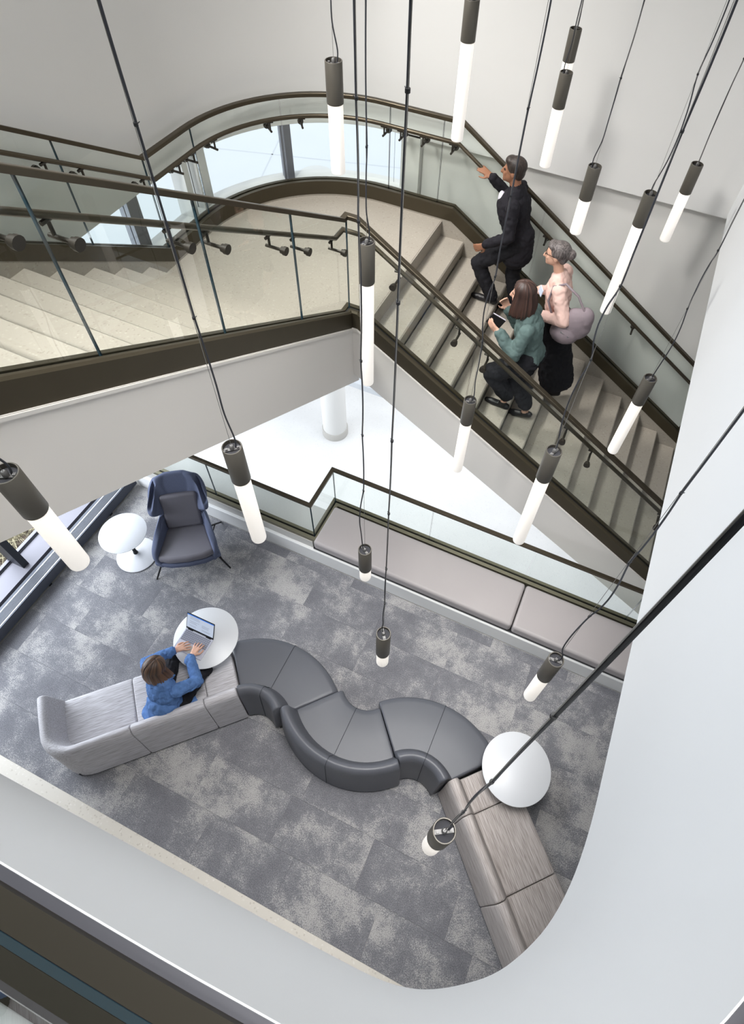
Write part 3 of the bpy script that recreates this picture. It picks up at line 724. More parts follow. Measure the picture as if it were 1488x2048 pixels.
sm = sh.modifiers.new('smooth', 'SMOOTH'); sm.factor = .5; sm.iterations = 4
sm = sh.modifiers.new('subsurf', 'SUBSURF'); sm.levels = 2; sm.render_levels = 2
b = B(); prism(b, [(-.385, -.22), (-.2, -.285), (0, -.30), (.2, -.285), (.385, -.22), (.25, .25), (-.25, .25)], .25, .33, 'z'); obj('seat_base', b, M['wool'], ac, bevel=.02, seg=3)
b = B(); prism(b, [(-.345, -.22), (-.2, -.275), (0, -.29), (.2, -.275), (.345, -.22), (.23, .21), (-.23, .21)], .33, .435, 'z'); obj('seat_cushion', b, M['leather2'], ac, bevel=.045, seg=5)
b = B(); box(b, -.215, .215, -.045, .045, 0, .47); o = obj('back_cushion', b, M['leather2'], ac, bevel=.035, seg=5); o.location = (0, .185, .425); o.rotation_euler = (math.radians(-24), 0, 0)
for sx in (-1, 1):
    for sy, yy in ((-1, -.36), (1, .30)):
        b = B(); tube(b, [(sx * (.30 if sy < 0 else .24), -.15 if sy < 0 else .22, .27), (sx * (.44 if sy < 0 else .34), -.26 if sy < 0 else .43, 0)], [.013, .010], 10); obj('leg', b, M['blackmetal'], ac, smooth=60)
    b = B(); tube(b, [(sx * .37, -.205, .135), (sx * .25, .04, .255), (sx * .29, .325, .135)], .009, 8); obj('crossbar', b, M['blackmetal'], ac, smooth=60)

# ------------------------------------------------------------------ LAPTOP
lp_ = thing('laptop', 'open silver laptop with a document on screen on the round table', 'laptop', (-2.66, 1.27, ZT), math.radians(.5))
w_, d_ = .335, .232
b = B(); box(b, -w_ / 2, w_ / 2, -d_ / 2, d_ / 2, .003, .016); obj('base', b, M['lapshell'], lp_, bevel=.004)
b = B()
for r in range(6):
    nk = 15; kw = (w_ - .03) / nk
    for c in range(nk):
        if r == 0 and 4 <= c <= 9: continue
        x = -w_ / 2 + .015 + c * kw; yk_ = -d_ / 2 + .108 + r * .0187
        box(b, x + .001, x + kw - .0015, yk_, yk_ + .016, .016, .0178)
    if r == 0: box(b, -w_ / 2 + .015 + 4 * kw, -w_ / 2 + .014 + 10 * kw, -d_ / 2 + .108, -d_ / 2 + .124, .016, .0178)
o = obj('keyboard', b, M['key'], lp_); o['kind'] = 'stuff'
b = B(); box(b, -.055, .055, -d_ / 2 + .012, -d_ / 2 + .088, .016, .0164); obj('trackpad', b, M['collar'], lp_)
b = B()
for s in (-1, 1): tube(b, [(s * .11 - .03, d_ / 2 - .002, .017), (s * .11 + .03, d_ / 2 - .002, .017)], .006, 8)
obj('hinge', b, M['blackmetal'], lp_, smooth=60)
b = B(); box(b, -w_ / 2, w_ / 2, -.004, .004, 0, .218); lid = obj('lid', b, M['bezel'], lp_, bevel=.003); lid.location = (0, d_ / 2 + .004, .016); lid.rotation_euler = (math.radians(-27), 0, 0)
b = B(); box(b, -w_ / 2 + .007, w_ / 2 - .007, -.0046, -.0042, .026, .198); obj('screen', b, M['scr'], lid)
b = B(); box(b, -w_ / 2 + .007, w_ / 2 - .007, -.005, -.0046, .198, .211); obj('title_bar', b, M['scrblue'], lid)
b = B()
rr = random.Random(5)
for q in range(10):
    z = .182 - q * .0145; x0 = -.14 + rr.uniform(0, .02)
    if q % 4 == 3: continue
    box(b, x0, x0 + rr.uniform(.07, .12), -.005, -.0046, z, z + .004)
    if q > 2: box(b, .02, .02 + rr.uniform(.05, .11), -.005, -.0046, z, z + .004)
o = obj('text_lines', b, M['scrline'], lid); o['kind'] = 'stuff'

# ------------------------------------------------------------------ PENDANT LIGHTS
DIA = .10
PEND = [
 ('near_left', (8.6, 946), (71, 1020), (164.5, 1123), 54, 'big lit tube pendant at the left edge in front of the floor heater', 1),
 ('B', (464.8, 893), (481, 958), (513.5, 1077), 40, 'lit tube pendant hanging in front of the low balustrade right of the wing chair', 1),
 ('C', (733, 482), (734, 564), (736, 765), 33.3, 'long lit tube pendant at the inner corner of the stair balustrade', 1),
 ('D', (729.8, 1098.8), (730.4, 1135.8), (731, 1153.7), 26.5, 'short pendant with a stub of lit tube in front of the grey bench', 1),
 ('E', (940.8, 799.6), (932.5, 844), (912.4, 938), 25.4, 'lit tube pendant in front of the lower stair string below the woman in green', 1),
 ('F', (1108.6, 901), (1087, 955.6), (1036, 1080), 31.9, 'lit tube pendant crossing the low balustrade rail at the right', 1),
 ('G', (1300.5, 755.3), (1276.8, 804.2), (1229.2, 903.4), 26.2, 'lit tube pendant before the lowest visible steps next to the white fascia', 1),
 ('H', (1112, 1318.5), (1089, 1352), (1060.5, 1392.5), 31.5, 'pendant with short lit tube over the carpet between bench and right round table', 1),
 ('I', (889, 1661.5), (875.5, 1676), (863, 1695), 46, 'lowest pendant in the photo, seen from above over the right sofa backrest', 1),
 ('J', (1395, 327.5), (1370.5, 385), (1329, 480), 24, 'rightmost pendant of the upper group, beside the white fascia', 1),
 ('K', (1189.5, 331.5), (1171.5, 397.5), (1150, 465), 26.7, 'pendant with half length lit tube right of the climbing person in black', 1),
 ('L', (666.5, 120), (671, 206), (682.5, 345), 35, 'lit tube pendant hanging before the curved landing window', 1),
 ('M', (1302.5, 386), (1278, 450), (1215.5, 625), 27.6, 'long lit tube pendant crossing the far handrail behind the grey bag', 1),
 ('N', (1133, 143.5), (1117, 215), (1090.5, 332.5), 25.8, 'front one of two pendants in line at the upper right above the person in black', 1),
 ('P', (1151, 56), (1138, 122.5), (1121, 205), 24.5, 'rear one of two pendants in line, its lit tube half hidden behind the other', .925),
 ('Q', (945, -3), (935.5, 82.5), (914, 280), 30.5, 'lit tube pendant whose housing touches the top edge of the photo', 1),
 ('R', (767, 1267), (765.6, 1304), (763.8, 1323), 28.9, 'short pendant with a stub of lit tube above the middle leather sofa module', 1)]
def pray(px, py): return Rm @ Vector((px - CX, py - CY, F_PX))
def zat(px, py, x, y):
    r = pray(px, py); t = (r.x * x + r.y * y) / (r.x ** 2 + r.y ** 2); return 7 + r.z * t
prg = random.Random(21)
cap_me = {}
for nm, pt_, pb_, pe_, w, lab, sc in PEND:
    r = pray((pt_[0] + pb_[0]) / 2, (pt_[1] + pb_[1]) / 2) * (DIA / w * sc)
    x, y = r.x, r.y
    zt, zb, ze = zat(*pt_, x, y), zat(*pb_, x, y), zat(*pe_, x, y)
    t = thing('pendant_light', lab, 'pendant light', (x, y, zt), prg.uniform(0, PI), 'tubular pendant lights over the atrium')
    hc, R_ = zt - zb, DIA / 2 * sc
    b = B(); lathe(b, [(R_ * .9, -hc + .004), (R_ * .97, -hc), (R_, -hc + .004), (R_, -.003), (R_ - .002, 0), (R_ - .006, 0), (R_ - .006, -.03), (0, -.03)], 36); obj('housing', b, M['capmetal'], t, smooth=40)
    b = B(); lathe(b, [(0, -.028), (R_ - .007, -.028), (R_ - .007, -.024), (0, -.024)], 28); obj('vent_plate', b, M['capin'], t)
    b = B(); box(b, -R_ * .82, R_ * .82, -.009, .009, -.022, -.016)
    lathe(b, [(0, -.014), (.012, -.014), (.012, .004), (.007, .012), (0, .012)], 14)
    for q in (-1, 1): box(b, q * .028 - .006, q * .028 + .006, -.006, .006, -.014, -.008)
    obj('hanger_bracket', b, M['bracket'], t, smooth=40)
    Lt = zb - ze
    b = B(); lathe(b, [(0, -hc + .01), (R_ * .9, -hc + .01), (R_ * .9, -hc - Lt + .012), (R_ * .86, -hc - Lt + .004), (R_ * .78, -hc - Lt), (0, -hc - Lt)], 32); obj('lit_tube', b, M['tube'], t, smooth=50)
    # wire straight up, cable with slack tied to it
    H_ = 9.7 - zt
    b = B(); tube(b, [(0, 0, .01), (0, 0, H_)], .0013, 5); obj('wire', b, M['wire'], t)
    pts = [(.018, .004, -.016), (.024, .006, .05)]
    a0 = prg.uniform(0, 2 * PI); ties = []
    zc_ = .05; step = .62
    amp = .030 if nm in ('near_left', 'E', 'F', 'H', 'G', 'M', 'D') else .007
    first = True
    while zc_ < H_ - .7:
        st_ = step * prg.uniform(.7, 1.2)
        a_ = amp * (1.0 if zc_ < .9 else .22)
        for q in (.25, .5, .75): pts.append((math.cos(a0) * a_ * math.sin(q * PI) + .006, math.sin(a0) * a_ * math.sin(q * PI), zc_ + st_ * q))
        zc_ += st_; pts.append((.006, 0, zc_)); ties.append(zc_); a0 += prg.uniform(.4, 1.6)
    pts.append((.006, 0, H_))
    # smooth the cable
    P_ = [Vector(p) for p in pts]; out = []
    for i in range(len(P_) - 1):
        p0, p1, p2, p3 = P_[max(i - 1, 0)], P_[i], P_[i + 1], P_[min(i + 2, len(P_) - 1)]
        for q in range(5):
            u = q / 5; out.append(.5 * ((2 * p1) + (p2 - p0) * u + (2 * p0 - 5 * p1 + 4 * p2 - p3) * u * u + (3 * p1 - p0 - 3 * p2 + p3) * u ** 3))
    out.append(P_[-1])
    b = B(); tube(b, out, .0042, 6); obj('cable', b, M['cable'], t, smooth=60)
    for zq in ties:
        if zq + zt > 7.6: break
        b = B(); lathe(b, [(.0, -.005), (.0065, -.005), (.0065, .005), (0, .005)], 10, (.004, 0, zq)); tube(b, [(.008, 0, zq), (.016, .004, zq + .004)], .0015, 5); obj('cable_tie', b, M['black'], t)
    b = B(); lathe(b, [(0, H_ - .04), (.055, H_ - .04), (.055, H_), (0, H_)], 20); obj('ceiling_canopy', b, M['capmetal'], t, smooth=40)

#PEOPLE
# ------------------------------------------------------------------ PEOPLE
M['skin'] = mat('skin', srgb(214, 170, 148), .55, spec=.3, var=.04, vscale=10)
M['skin2'] = mat('brown_skin', srgb(152, 108, 84), .55, spec=.3, var=.04, vscale=10)
M['lips'] = mat('lips', srgb(178, 110, 102), .5)
M['eye'] = mat('eye_dark', srgb(40, 34, 32), .3)
def strand_mat(name, c0, c1, c2):
    q = NT(name); at_ = q.n('ShaderNodeAttribute', attribute_name='strand'); sp = q.n('ShaderNodeSeparateColor'); q.l(at_.outputs['Color'], sp.inputs[0])
    r = q.n('ShaderNodeValToRGB'); r.color_ramp.elements[0].color = c0; r.color_ramp.elements[1].color = c1; r.color_ramp.elements[0].position = .25; r.color_ramp.elements[1].position = .75
    q.l(sp.outputs[0], r.inputs['Fac']); mr = q.n('ShaderNodeMapRange'); mr.inputs['From Min'].default_value = .55; mr.inputs['To Max'].default_value = .75; q.l(sp.outputs[1], mr.inputs['Value'])
    mx = q.n('ShaderNodeMix', data_type='RGBA'); q.l(mr.outputs['Result'], mx.inputs[0]); q.l(r.outputs['Color'], mx.inputs[6]); mx.inputs[7].default_value = c2
    q.l(mx.outputs[2], q.b.inputs['Base Color']); q.b.inputs['Roughness'].default_value = .45
    return q.m
def hair_mat(name, c0, c1):
    q = NT(name); tc = q.n('ShaderNodeTexCoord'); mp = q.n('ShaderNodeMapping'); mp.inputs['Scale'].default_value = (60, 60, 6)
    q.l(tc.outputs['Object'], mp.inputs['Vector']); no = q.n('ShaderNodeTexNoise'); no.inputs['Scale'].default_value = 1.6; no.inputs['Detail'].default_value = 4
    q.l(mp.outputs[0], no.inputs['Vector']); r = q.n('ShaderNodeValToRGB'); r.color_ramp.elements[0].position = .35; r.color_ramp.elements[1].position = .7
    r.color_ramp.elements[0].color = c0; r.color_ramp.elements[1].color = c1
    q.l(no.outputs['Fac'], r.inputs['Fac']); q.l(r.outputs['Color'], q.b.inputs['Base Color']); q.b.inputs['Roughness'].default_value = .5
    bp = q.n('ShaderNodeBump'); bp.inputs['Strength'].default_value = .5; bp.inputs['Distance'].default_value = .006
    q.l(no.outputs['Fac'], bp.inputs['Height']); q.l(bp.outputs['Normal'], q.b.inputs['Normal'])
    return q.m
M['hair_brown'] = hair_mat('brown_hair', srgb(58, 42, 34), srgb(126, 96, 72))
M['hair_dark'] = hair_mat('dark_brown_hair', srgb(44, 30, 26), srgb(84, 58, 48))
M['hair_black'] = hair_mat('black_hair', srgb(30, 24, 22), srgb(62, 50, 44))
M['hair_grey'] = hair_mat('grey_hair', srgb(62, 56, 56), srgb(128, 120, 118))
M['strand_brown'] = strand_mat('brown_hair_strands', srgb(50, 36, 30), srgb(110, 82, 62), srgb(150, 112, 78))
M['strand_dark'] = strand_mat('dark_hair_strands', srgb(40, 27, 24), srgb(78, 54, 46), srgb(80, 54, 46))
M['denim'] = mat('blue_denim', srgb(86, 118, 168), .85, spec=.12, var=.42, vscale=22, bump=.9, bscale=38)
M['blacksuit'] = mat('black_suit_cloth', srgb(38, 37, 42), .85, spec=.15)
M['shirt_white'] = mat('white_patterned_shirt', srgb(214, 210, 222), .8, var=.25, vscale=60)
M['blacktrousers'] = mat('black_trousers', srgb(36, 36, 40), .85, spec=.15)
M['teal'] = mat('teal_knit_jumper', srgb(92, 110, 108), .9, spec=.1, var=.12, vscale=20, bump=.3, bscale=90)
M['pink'] = mat('pale_pink_blouse', srgb(226, 192, 182), .8, spec=.15, var=.06, vscale=14)
M['shoe_black'] = mat('black_shoe', srgb(30, 29, 31), .4)
M['bagcloth'] = mat('mauve_grey_bag_canvas', srgb(138, 126, 132), .85, var=.1, vscale=12, bump=.3, bscale=40)
M['badge'] = mat('white_blue_badge', srgb(206, 216, 236), .4)

import mathutils.noise as mnoise
CLOTH = {'denim', 'blacksuit', 'blacktrousers', 'teal', 'pink', 'bagcloth'}
class Body:
    """Tapered limbs and ellipsoids fused by a voxel remesh into one continuous surface; every face takes the cloth of the nearest limb."""
    def __init__(s): s.bm = bmesh.new(); s.pr = []
    def cone(s, a, b, ra, rb, m, flat=1.0, up=None):
        a, b = Vector(a), Vector(b); w = (b - a)
        if w.length < 1e-5: w = Vector((0, 0, 1e-4))
        L = w.length; w = w.normalized()
        u = Vector(up) if up is not None else w.orthogonal()
        u = (u - w * u.dot(w))
        if u.length < 1e-4: u = w.orthogonal()
        u = u.normalized(); v = w.cross(u); n = 14; rings = []
        prof = [(-math.sin(t), math.cos(t), 0) for t in (1.25, .8, .4)] + [(0, 1, 0), (0, 1, 1)] + [(math.sin(t), math.cos(t), 1) for t in (.4, .8, 1.25)]
        for off, rr, e in prof:
            r = rb if e else ra; c = (b if e else a) + w * off * r
            rings.append([s.bm.verts.new(c + (u * math.cos(2 * PI * k / n) * flat + v * math.sin(2 * PI * k / n)) * rr * r) for k in range(n)])
        for p, q in zip(rings[:-1], rings[1:]):
            for k in range(n): s.bm.faces.new((p[k], p[(k + 1) % n], q[(k + 1) % n], q[k]))
        s.bm.faces.new(rings[0][::-1]); s.bm.faces.new(rings[-1])
        s.pr.append((np.array(a), np.array(b), ra, rb, m))
    def ell(s, c, r, m, rot=None):
        c = Vector(c); R_ = rot.to_3x3() if rot is not None else Matrix.Identity(3)
        mt = Matrix.Translation(c) @ R_.to_4x4() @ Matrix.Diagonal((*r, 1))
        bmesh.ops.create_icosphere(s.bm, subdivisions=3, radius=1, matrix=mt)
        k = int(np.argmax(r)); ax = np.array(R_.col[k]); rm = sorted(r)[1]; h = max(0, max(r) - rm)
        s.pr.append((np.array(c) - ax * h, np.array(c) + ax * h, rm, rm, m))
    def build(s, name, parent, voxel=.009, smooth=2, mats=None, fold=.015):
        me = bpy.data.meshes.new('tmp'); bmesh.ops.recalc_face_normals(s.bm, faces=s.bm.faces[:]); s.bm.to_mesh(me); s.bm.free()
        o = bpy.data.objects.new('tmp', me); COL.objects.link(o)
        md = o.modifiers.new('r', 'REMESH'); md.mode = 'VOXEL'; md.voxel_size = voxel; md.adaptivity = 0
        if smooth:
            ms = o.modifiers.new('s', 'SMOOTH'); ms.factor = .5; ms.iterations = smooth
        dg = bpy.context.evaluated_depsgraph_get(); dg.update()
        m2 = bpy.data.meshes.new_from_object(o.evaluated_get(dg)); m2.name = name
        bpy.data.objects.remove(o); bpy.data.meshes.remove(me)
        if fold:
            co = np.empty(len(m2.vertices) * 3, np.float32); m2.vertices.foreach_get('co', co); co = co.reshape(-1, 3).copy()
            no_ = np.empty(len(m2.vertices) * 3, np.float32); m2.vertices.foreach_get('normal', no_); no_ = no_.reshape(-1, 3)
            bb_ = np.full(len(co), 1e9); cl = np.zeros(len(co), bool)
            for a, b_, ra, rb, m in s.pr:
                d = b_ - a; t = np.clip(((co - a) @ d) / max(1e-9, float(d @ d)), 0, 1); ds = np.linalg.norm(co - (a + t[:, None] * d), axis=1) - (ra + (rb - ra) * t)
                w = ds < bb_; bb_[w] = ds[w]; cl[w] = m in CLOTH
            for i in np.nonzero(cl)[0]:
                p = co[i]; f_ = abs(mnoise.noise(Vector((p[0] * 14 + p[2] * 5, p[1] * 14 - p[2] * 4, p[2] * 15)))) + .5 * abs(mnoise.noise(Vector((p[0] * 31, p[1] * 31, p[2] * 25 + 7))))
                co[i] = p + no_[i] * fold * (f_ - .28)
            m2.vertices.foreach_set('co', co.ravel()); m2.update()
        names = mats or list(dict.fromkeys(p[4] for p in s.pr))
        r = bpy.data.objects.new(name, m2); COL.objects.link(r); r.parent = parent
        m2.materials.clear()
        for k in names: m2.materials.append(M[k])
        nf = len(m2.polygons); C = np.empty(nf * 3, np.float32); m2.polygons.foreach_get('center', C); C = C.reshape(-1, 3)
        best = np.full(nf, 1e9); idx = np.zeros(nf, np.int32)
        for a, b, ra, rb, m in s.pr:
            d = b - a; L2 = max(1e-9, float(d @ d)); t = np.clip(((C - a) @ d) / L2, 0, 1)
            dist = np.linalg.norm(C - (a + t[:, None] * d), axis=1) - (ra + (rb - ra) * t)
            w = dist < best; best[w] = dist[w]; idx[w] = names.index(m)
        m2.polygons.foreach_set('material_index', idx)
        m2.polygons.foreach_set('use_smooth', np.ones(nf, bool))
        r.matrix_parent_inverse = Matrix.Translation(-Vector(parent.location)) if parent.rotation_euler.z == 0 else parent.matrix_world.inverted()
        return r
def ik(a, c, l1, l2, hint):
    a, c, h = Vector(a), Vector(c), Vector(hint); d = c - a; L_ = min(d.length, (l1 + l2) * .999); w = d.normalized()
    x = (l1 * l1 - l2 * l2 + L_ * L_) / (2 * L_); y2 = max(0, l1 * l1 - x * x); h = (h - w * h.dot(w))
    h = h.normalized() if h.length > 1e-4 else w.orthogonal()
    return a + w * x + h * math.sqrt(y2)
def hand(bd, wr, fwd, palm, side, m, curl=.5, sc=1.0, spread=.1):
    """fwd: wrist to knuckles, palm: direction the palm faces, side: +1 thumb on the right of fwd seen from the back of the hand"""
    wr, f, p = Vector(wr), Vector(fwd).normalized(), Vector(palm); p = (p - f * p.dot(f)).normalized(); s_ = f.cross(p).normalized() * side
    k = wr + f * .085 * sc
    for q in (-.026, -.009, .009, .026):
        bd.cone(wr + f * .012 + s_ * q * .55 * sc, k + s_ * q * sc, .0165 * sc, .0125 * sc, m)
    for q, l in ((.033, .068), (.0112, .078), (-.0112, .073), (-.033, .058)):
        l *= sc; d0 = (f + s_ * q * spread * 18 + p * curl * .35).normalized(); d1 = (f + s_ * q * spread * 12 + p * curl * 1.1).normalized(); d2 = (f * (1 - curl * .6) + p * curl * 1.9).normalized()
        a = k + s_ * q * sc; b_ = a + d0 * l * .45; c = b_ + d1 * l * .33; e = c + d2 * l * .26
        bd.cone(a, b_, .0092 * sc, .0084 * sc, m); bd.cone(b_, c, .0084 * sc, .0078 * sc, m); bd.cone(c, e, .0078 * sc, .0068 * sc, m)
    t0 = wr + f * .022 * sc + s_ * .022 * sc; t1 = t0 + (f * .55 + s_ * .75 + p * .25).normalized() * .042 * sc; t2 = t1 + (f * .9 + s_ * .3 + p * .3).normalized() * .032 * sc; t3 = t2 + (f + p * .3).normalized() * .024 * sc
    bd.cone(t0, t1, .0145 * sc, .0115 * sc, m); bd.cone(t1, t2, .0112 * sc, .0098 * sc, m); bd.cone(t2, t3, .0098 * sc, .008 * sc, m)
def head(bd, c, fwd, up, m, sc=1.0):
    c = Vector(c); f = Vector(fwd).normalized(); u = Vector(up); u = (u - f * u.dot(f)).normalized(); r = f.cross(u)
    R_ = Matrix((r, f, u)).transposed()
    P_ = lambda x, y, z: c + (r * x + f * y + u * z) * sc
    bd.ell(P_(0, -.012, .028), (.076 * sc, .096 * sc, .092 * sc), m, R_)
    bd.ell(P_(0, .022, -.045), (.060 * sc, .068 * sc, .068 * sc), m, R_)
    bd.ell(P_(0, .062, -.088), (.028 * sc, .026 * sc, .022 * sc), m, R_)
    bd.cone(P_(0, .088, .01), P_(0, .104, -.028), .011 * sc, .0155 * sc, m)
    for x in (-1, 1):
        bd.ell(P_(x * .076, -.012, -.012), (.010 * sc, .02 * sc, .032 * sc), m, R_)
        bd.ell(P_(x * .034, .066, -.022), (.022 * sc, .018 * sc, .018 * sc), m, R_)
    bd.cone(P_(-.02, .080, -.064), P_(.02, .080, -.064), .0085 * sc, .0085 * sc, 'lips')
    for x in (-1, 1): bd.ell(P_(x * .032, .079, .012), (.014 * sc, .010 * sc, .0075 * sc), 'eye', R_)
    return P_, R_
def foot(bd, ank, toe_dir, m, L=.235, heel_up=0, low=.03):
    a, d = Vector(ank), Vector(toe_dir).normalized()
    heel = a - d * .045 - Vector((0, 0, .055 - heel_up)); ball = heel + d * L * .66 - Vector((0, 0, heel_up * .9)); toe = heel + d * L * .92 - Vector((0, 0, heel_up * .9))
    bd.cone(heel, ball, .034, .038, m); bd.cone(ball, toe, .038, .026, m); bd.cone(a - Vector((0, 0, .0)), heel + d * .05, .036, .036, m)
def arm(bd, sh, wr, hint, mu, ml, l1=.285, l2=.25, r=(.056, .045, .036, .029), cuff=None):
    e = ik(sh, wr, l1, l2, hint); bd.cone(sh, e, r[0], r[1], mu)
    e2 = Vector(wr); s_ = e.lerp(e2, .45); bd.cone(e, s_, r[1], (r[1] + r[2]) / 2, ml); bd.cone(s_, e2, (r[1] + r[2]) / 2, r[2], ml)
    return e
def leg(bd, hip, ank, hint, mu, ml, l1=.43, l2=.42, r=(.092, .062, .058, .042)):
    k_ = ik(hip, ank, l1, l2, hint); bd.cone(hip, k_, r[0], r[1], mu); c = k_.lerp(Vector(ank), .35); bd.cone(k_, c, r[1], r[2], ml); bd.cone(c, ank, r[2], r[3], ml)
    return k_
def torso(bd, pel, neck, side, mt, mp, w=.17, waist=.125, d=.72, hipw=.155):
    pel, neck, s_ = Vector(pel), Vector(neck), Vector(side).normalized()
    ax = (neck - pel)
    for x in (-1, 1): bd.cone(pel + s_ * x * hipw * .45, pel + s_ * x * hipw * .4 + ax * .12, .115, .11, mp)
    wa = pel + ax * .32; ch = pel + ax * .68
    bd.cone(pel + ax * .1, wa, hipw, waist, mt, d, ax.cross(s_)); bd.cone(wa, ch, waist, w, mt, d, ax.cross(s_))
    bd.cone(ch, pel + ax * .86, w, w * .78, mt, d * .95, ax.cross(s_))

def hair_sheet(name, parent, hd, fwd, length, m, flare=.03, rx=.093, ry=.106, rz=.100, seed=1, back=.0, face=52):
    """hair parted on the crown: follows the skull, then hangs straight down to cut tips"""
    rg_ = random.Random(seed); hd = Vector(hd); f = Vector(fwd).normalized(); u = Vector((0, 0, 1)); u = (u - f * u.dot(f)).normalized(); r = f.cross(u)
    b = B(); NC = 120; cols = []; hl = b.verts.layers.float_color.new('strand'); tone = .5
    for c in range(NC + 1):
        th = 2 * PI * c / NC; dx, dy = math.sin(th), -math.cos(th)                # th 0 = back of the head
        dev = abs((th - PI)); face_f = max(0, 1 - dev / math.radians(face))
        wob = rg_.uniform(-1, 1) * .0035; Lr = length * rg_.uniform(.93, 1.0); col = []
        fm = 1 - face_f ** .35 if face_f > 0 else 1
        for k_ in range(9):
            ph = math.radians(.6 + (97 - 50 * (1 - fm)) * k_ / 8)
            rr = 1 + wob / .1
            part = -.006 + .006 * math.exp(-(dx * math.sin(ph) * 9) ** 2)
            p = hd + r * (dx * rx * math.sin(ph) * rr) + f * (-.012 + dy * ry * math.sin(ph) * rr) + u * (.028 + rz * math.cos(ph) - part)
            col.append(p)
        if fm > .93:
            base = col[-1]; out = (base - hd); out.z = 0; out = out.normalized()
            for k_ in range(1, 9):
                t = k_ / 8
                col.append(base + Vector((0, 0, -Lr * t)) + out * (flare * math.sin(t * 2.2) + wob * 1.5) - f.xy.to_3d() * back * t)
        else:
            for k_ in range(1, 9): col.append(col[8] - u * (.002 * k_))
        cols.append([b.verts.new(p) for p in col]); tone = min(1, max(0, tone * .45 + rg_.random() * .55))
        for k_, v_ in enumerate(cols[-1]): v_[hl] = (tone, k_ / 16, 0, 1)
    for a, c in zip(cols[:-1], cols[1:]):
        for i in range(len(a) - 1): b.faces.new((a[i], c[i], c[i + 1], a[i + 1]))
    bmesh.ops.remove_doubles(b, verts=b.verts, dist=.0004)
    o = obj(name, b, M[m], parent, smooth=180); place(o, parent)
    sl = o.modifiers.new('solidify', 'SOLIDIFY'); sl.thickness = .014; sl.offset = -1
    return o
# --- person in black climbing ahead
pm = thing('person', 'person in a black suit climbing highest, one hand on the wall side handrail', 'person', (-1.1, 5.42, 2.683))
bd = Body()
pel, nk, hd = Vector((-1.0, 5.42, 3.46)), Vector((-1.10, 5.42, 3.955)), Vector((-1.165, 5.42, 4.125))
torso(bd, pel, nk, (0, 1, 0), 'blacksuit', 'blacktrousers', .18, .15, .72, .15)
bd.cone(nk - Vector((0, 0, .03)), hd - Vector((-.02, 0, .05)), .058, .052, 'skin2')
bd.cone((-1.145, 5.42, 3.90), (-1.185, 5.42, 3.66), .055, .045, 'shirt_white')
head(bd, hd, (-1, -.12, .02), (-.12, 0, 1), 'skin2')
shN, shF = nk + Vector((.03, -.175, -.065)), nk + Vector((0, .175, -.065))
wN, wF = Vector((-1.245, 5.20, 3.475)), Vector((-1.41, 5.685, 3.86))
arm(bd, shN, wN, (1, -.3, -.3), 'blacksuit', 'blacksuit', r=(.066, .055, .046, .038)); arm(bd, shF, wF, (.2, .6, -1), 'blacksuit', 'blacksuit', r=(.066, .055, .046, .038))
hand(bd, wN + (wN - shN).normalized() * .02, (-.75, .05, -.5), (0, 1, -.1), 1, 'skin2', .5, 1.0)
hand(bd, wF + Vector((-.02, .005, .01)), (-.9, .1, .35), (-.2, .5, -1), 1, 'skin2', .3, 1.0)
leg(bd, pel + Vector((-.02, -.09, -.03)), (-1.13, 5.36, 2.775), (-1, 0, .2), 'blacktrousers', 'blacktrousers', r=(.10, .075, .075, .066))
leg(bd, pel + Vector((.02, .09, -.03)), (-.86, 5.50, 2.60), (-1, 0, .1), 'blacktrousers', 'blacktrousers', r=(.10, .075, .075, .066))
foot(bd, (-1.13, 5.36, 2.775), (-1, .02, 0), 'shoe_black', .27); foot(bd, (-.86, 5.50, 2.615), (-1, .05, 0), 'shoe_black', .27, .015)
bd.build('body', pm)
sb = Body(); sb.ell((-1.208, 5.385, 3.83), (.042, .05, .105), 'shirt_white', Matrix.Rotation(math.radians(-14), 4, 'Y')); sb.build('shirt_front', pm, .008, 1)
hb = Body(); c = hd
hb.ell(c + Vector((.022, 0, .045)), (.098, .086, .088), 'hair_black'); hb.ell(c + Vector((.062, 0, -.005)), (.05, .072, .07), 'hair_black'); hb.ell(c + Vector((-.035, 0, .085)), (.055, .066, .04), 'hair_black')
hb.build('hair', pm, .009, 2)
jb = Body()
jb.cone(pel + Vector((.01, 0, .05)), pel + Vector((.02, 0, -.13)), .155, .165, 'blacksuit', 1.0); jb.cone(pel + Vector((.01, 0, .05)), nk - Vector((.02, 0, .17)), .150, .165, 'blacksuit', .86, (1, 0, 0))
jb.build('jacket', pm, .011, 2)

# --- person in teal, nearest the open side
pg = thing('person', 'person in a teal jumper with long brown hair climbing next to the open balustrade', 'person', (-.58, 4.34, 2.325))
bd = Body()
pel, nk, hd = Vector((-.46, 4.36, 3.05)), Vector((-.56, 4.36, 3.50)), Vector((-.655, 4.355, 3.685))
torso(bd, pel, nk, (0, 1, 0), 'teal', 'blacktrousers', .165, .145, .78, .165)
bd.cone(nk - Vector((0, 0, .03)), hd - Vector((-.03, 0, .06)), .05, .046, 'skin')
head(bd, hd, (-1, -.05, -.12), (-.1, 0, 1), 'skin', .97)
shN, shF = nk + Vector((.04, -.155, -.06)), nk + Vector((.02, .155, -.06))
wN, wF = Vector((-.74, 4.18, 3.345)), Vector((-.755, 4.45, 3.41))
arm(bd, shN, wN, (.5, -.3, -1), 'teal', 'teal', .26, .23, r=(.066, .062, .052, .036)); arm(bd, shF, wF, (.3, .4, -1), 'teal', 'teal', .26, .23, r=(.066, .06, .05, .036))
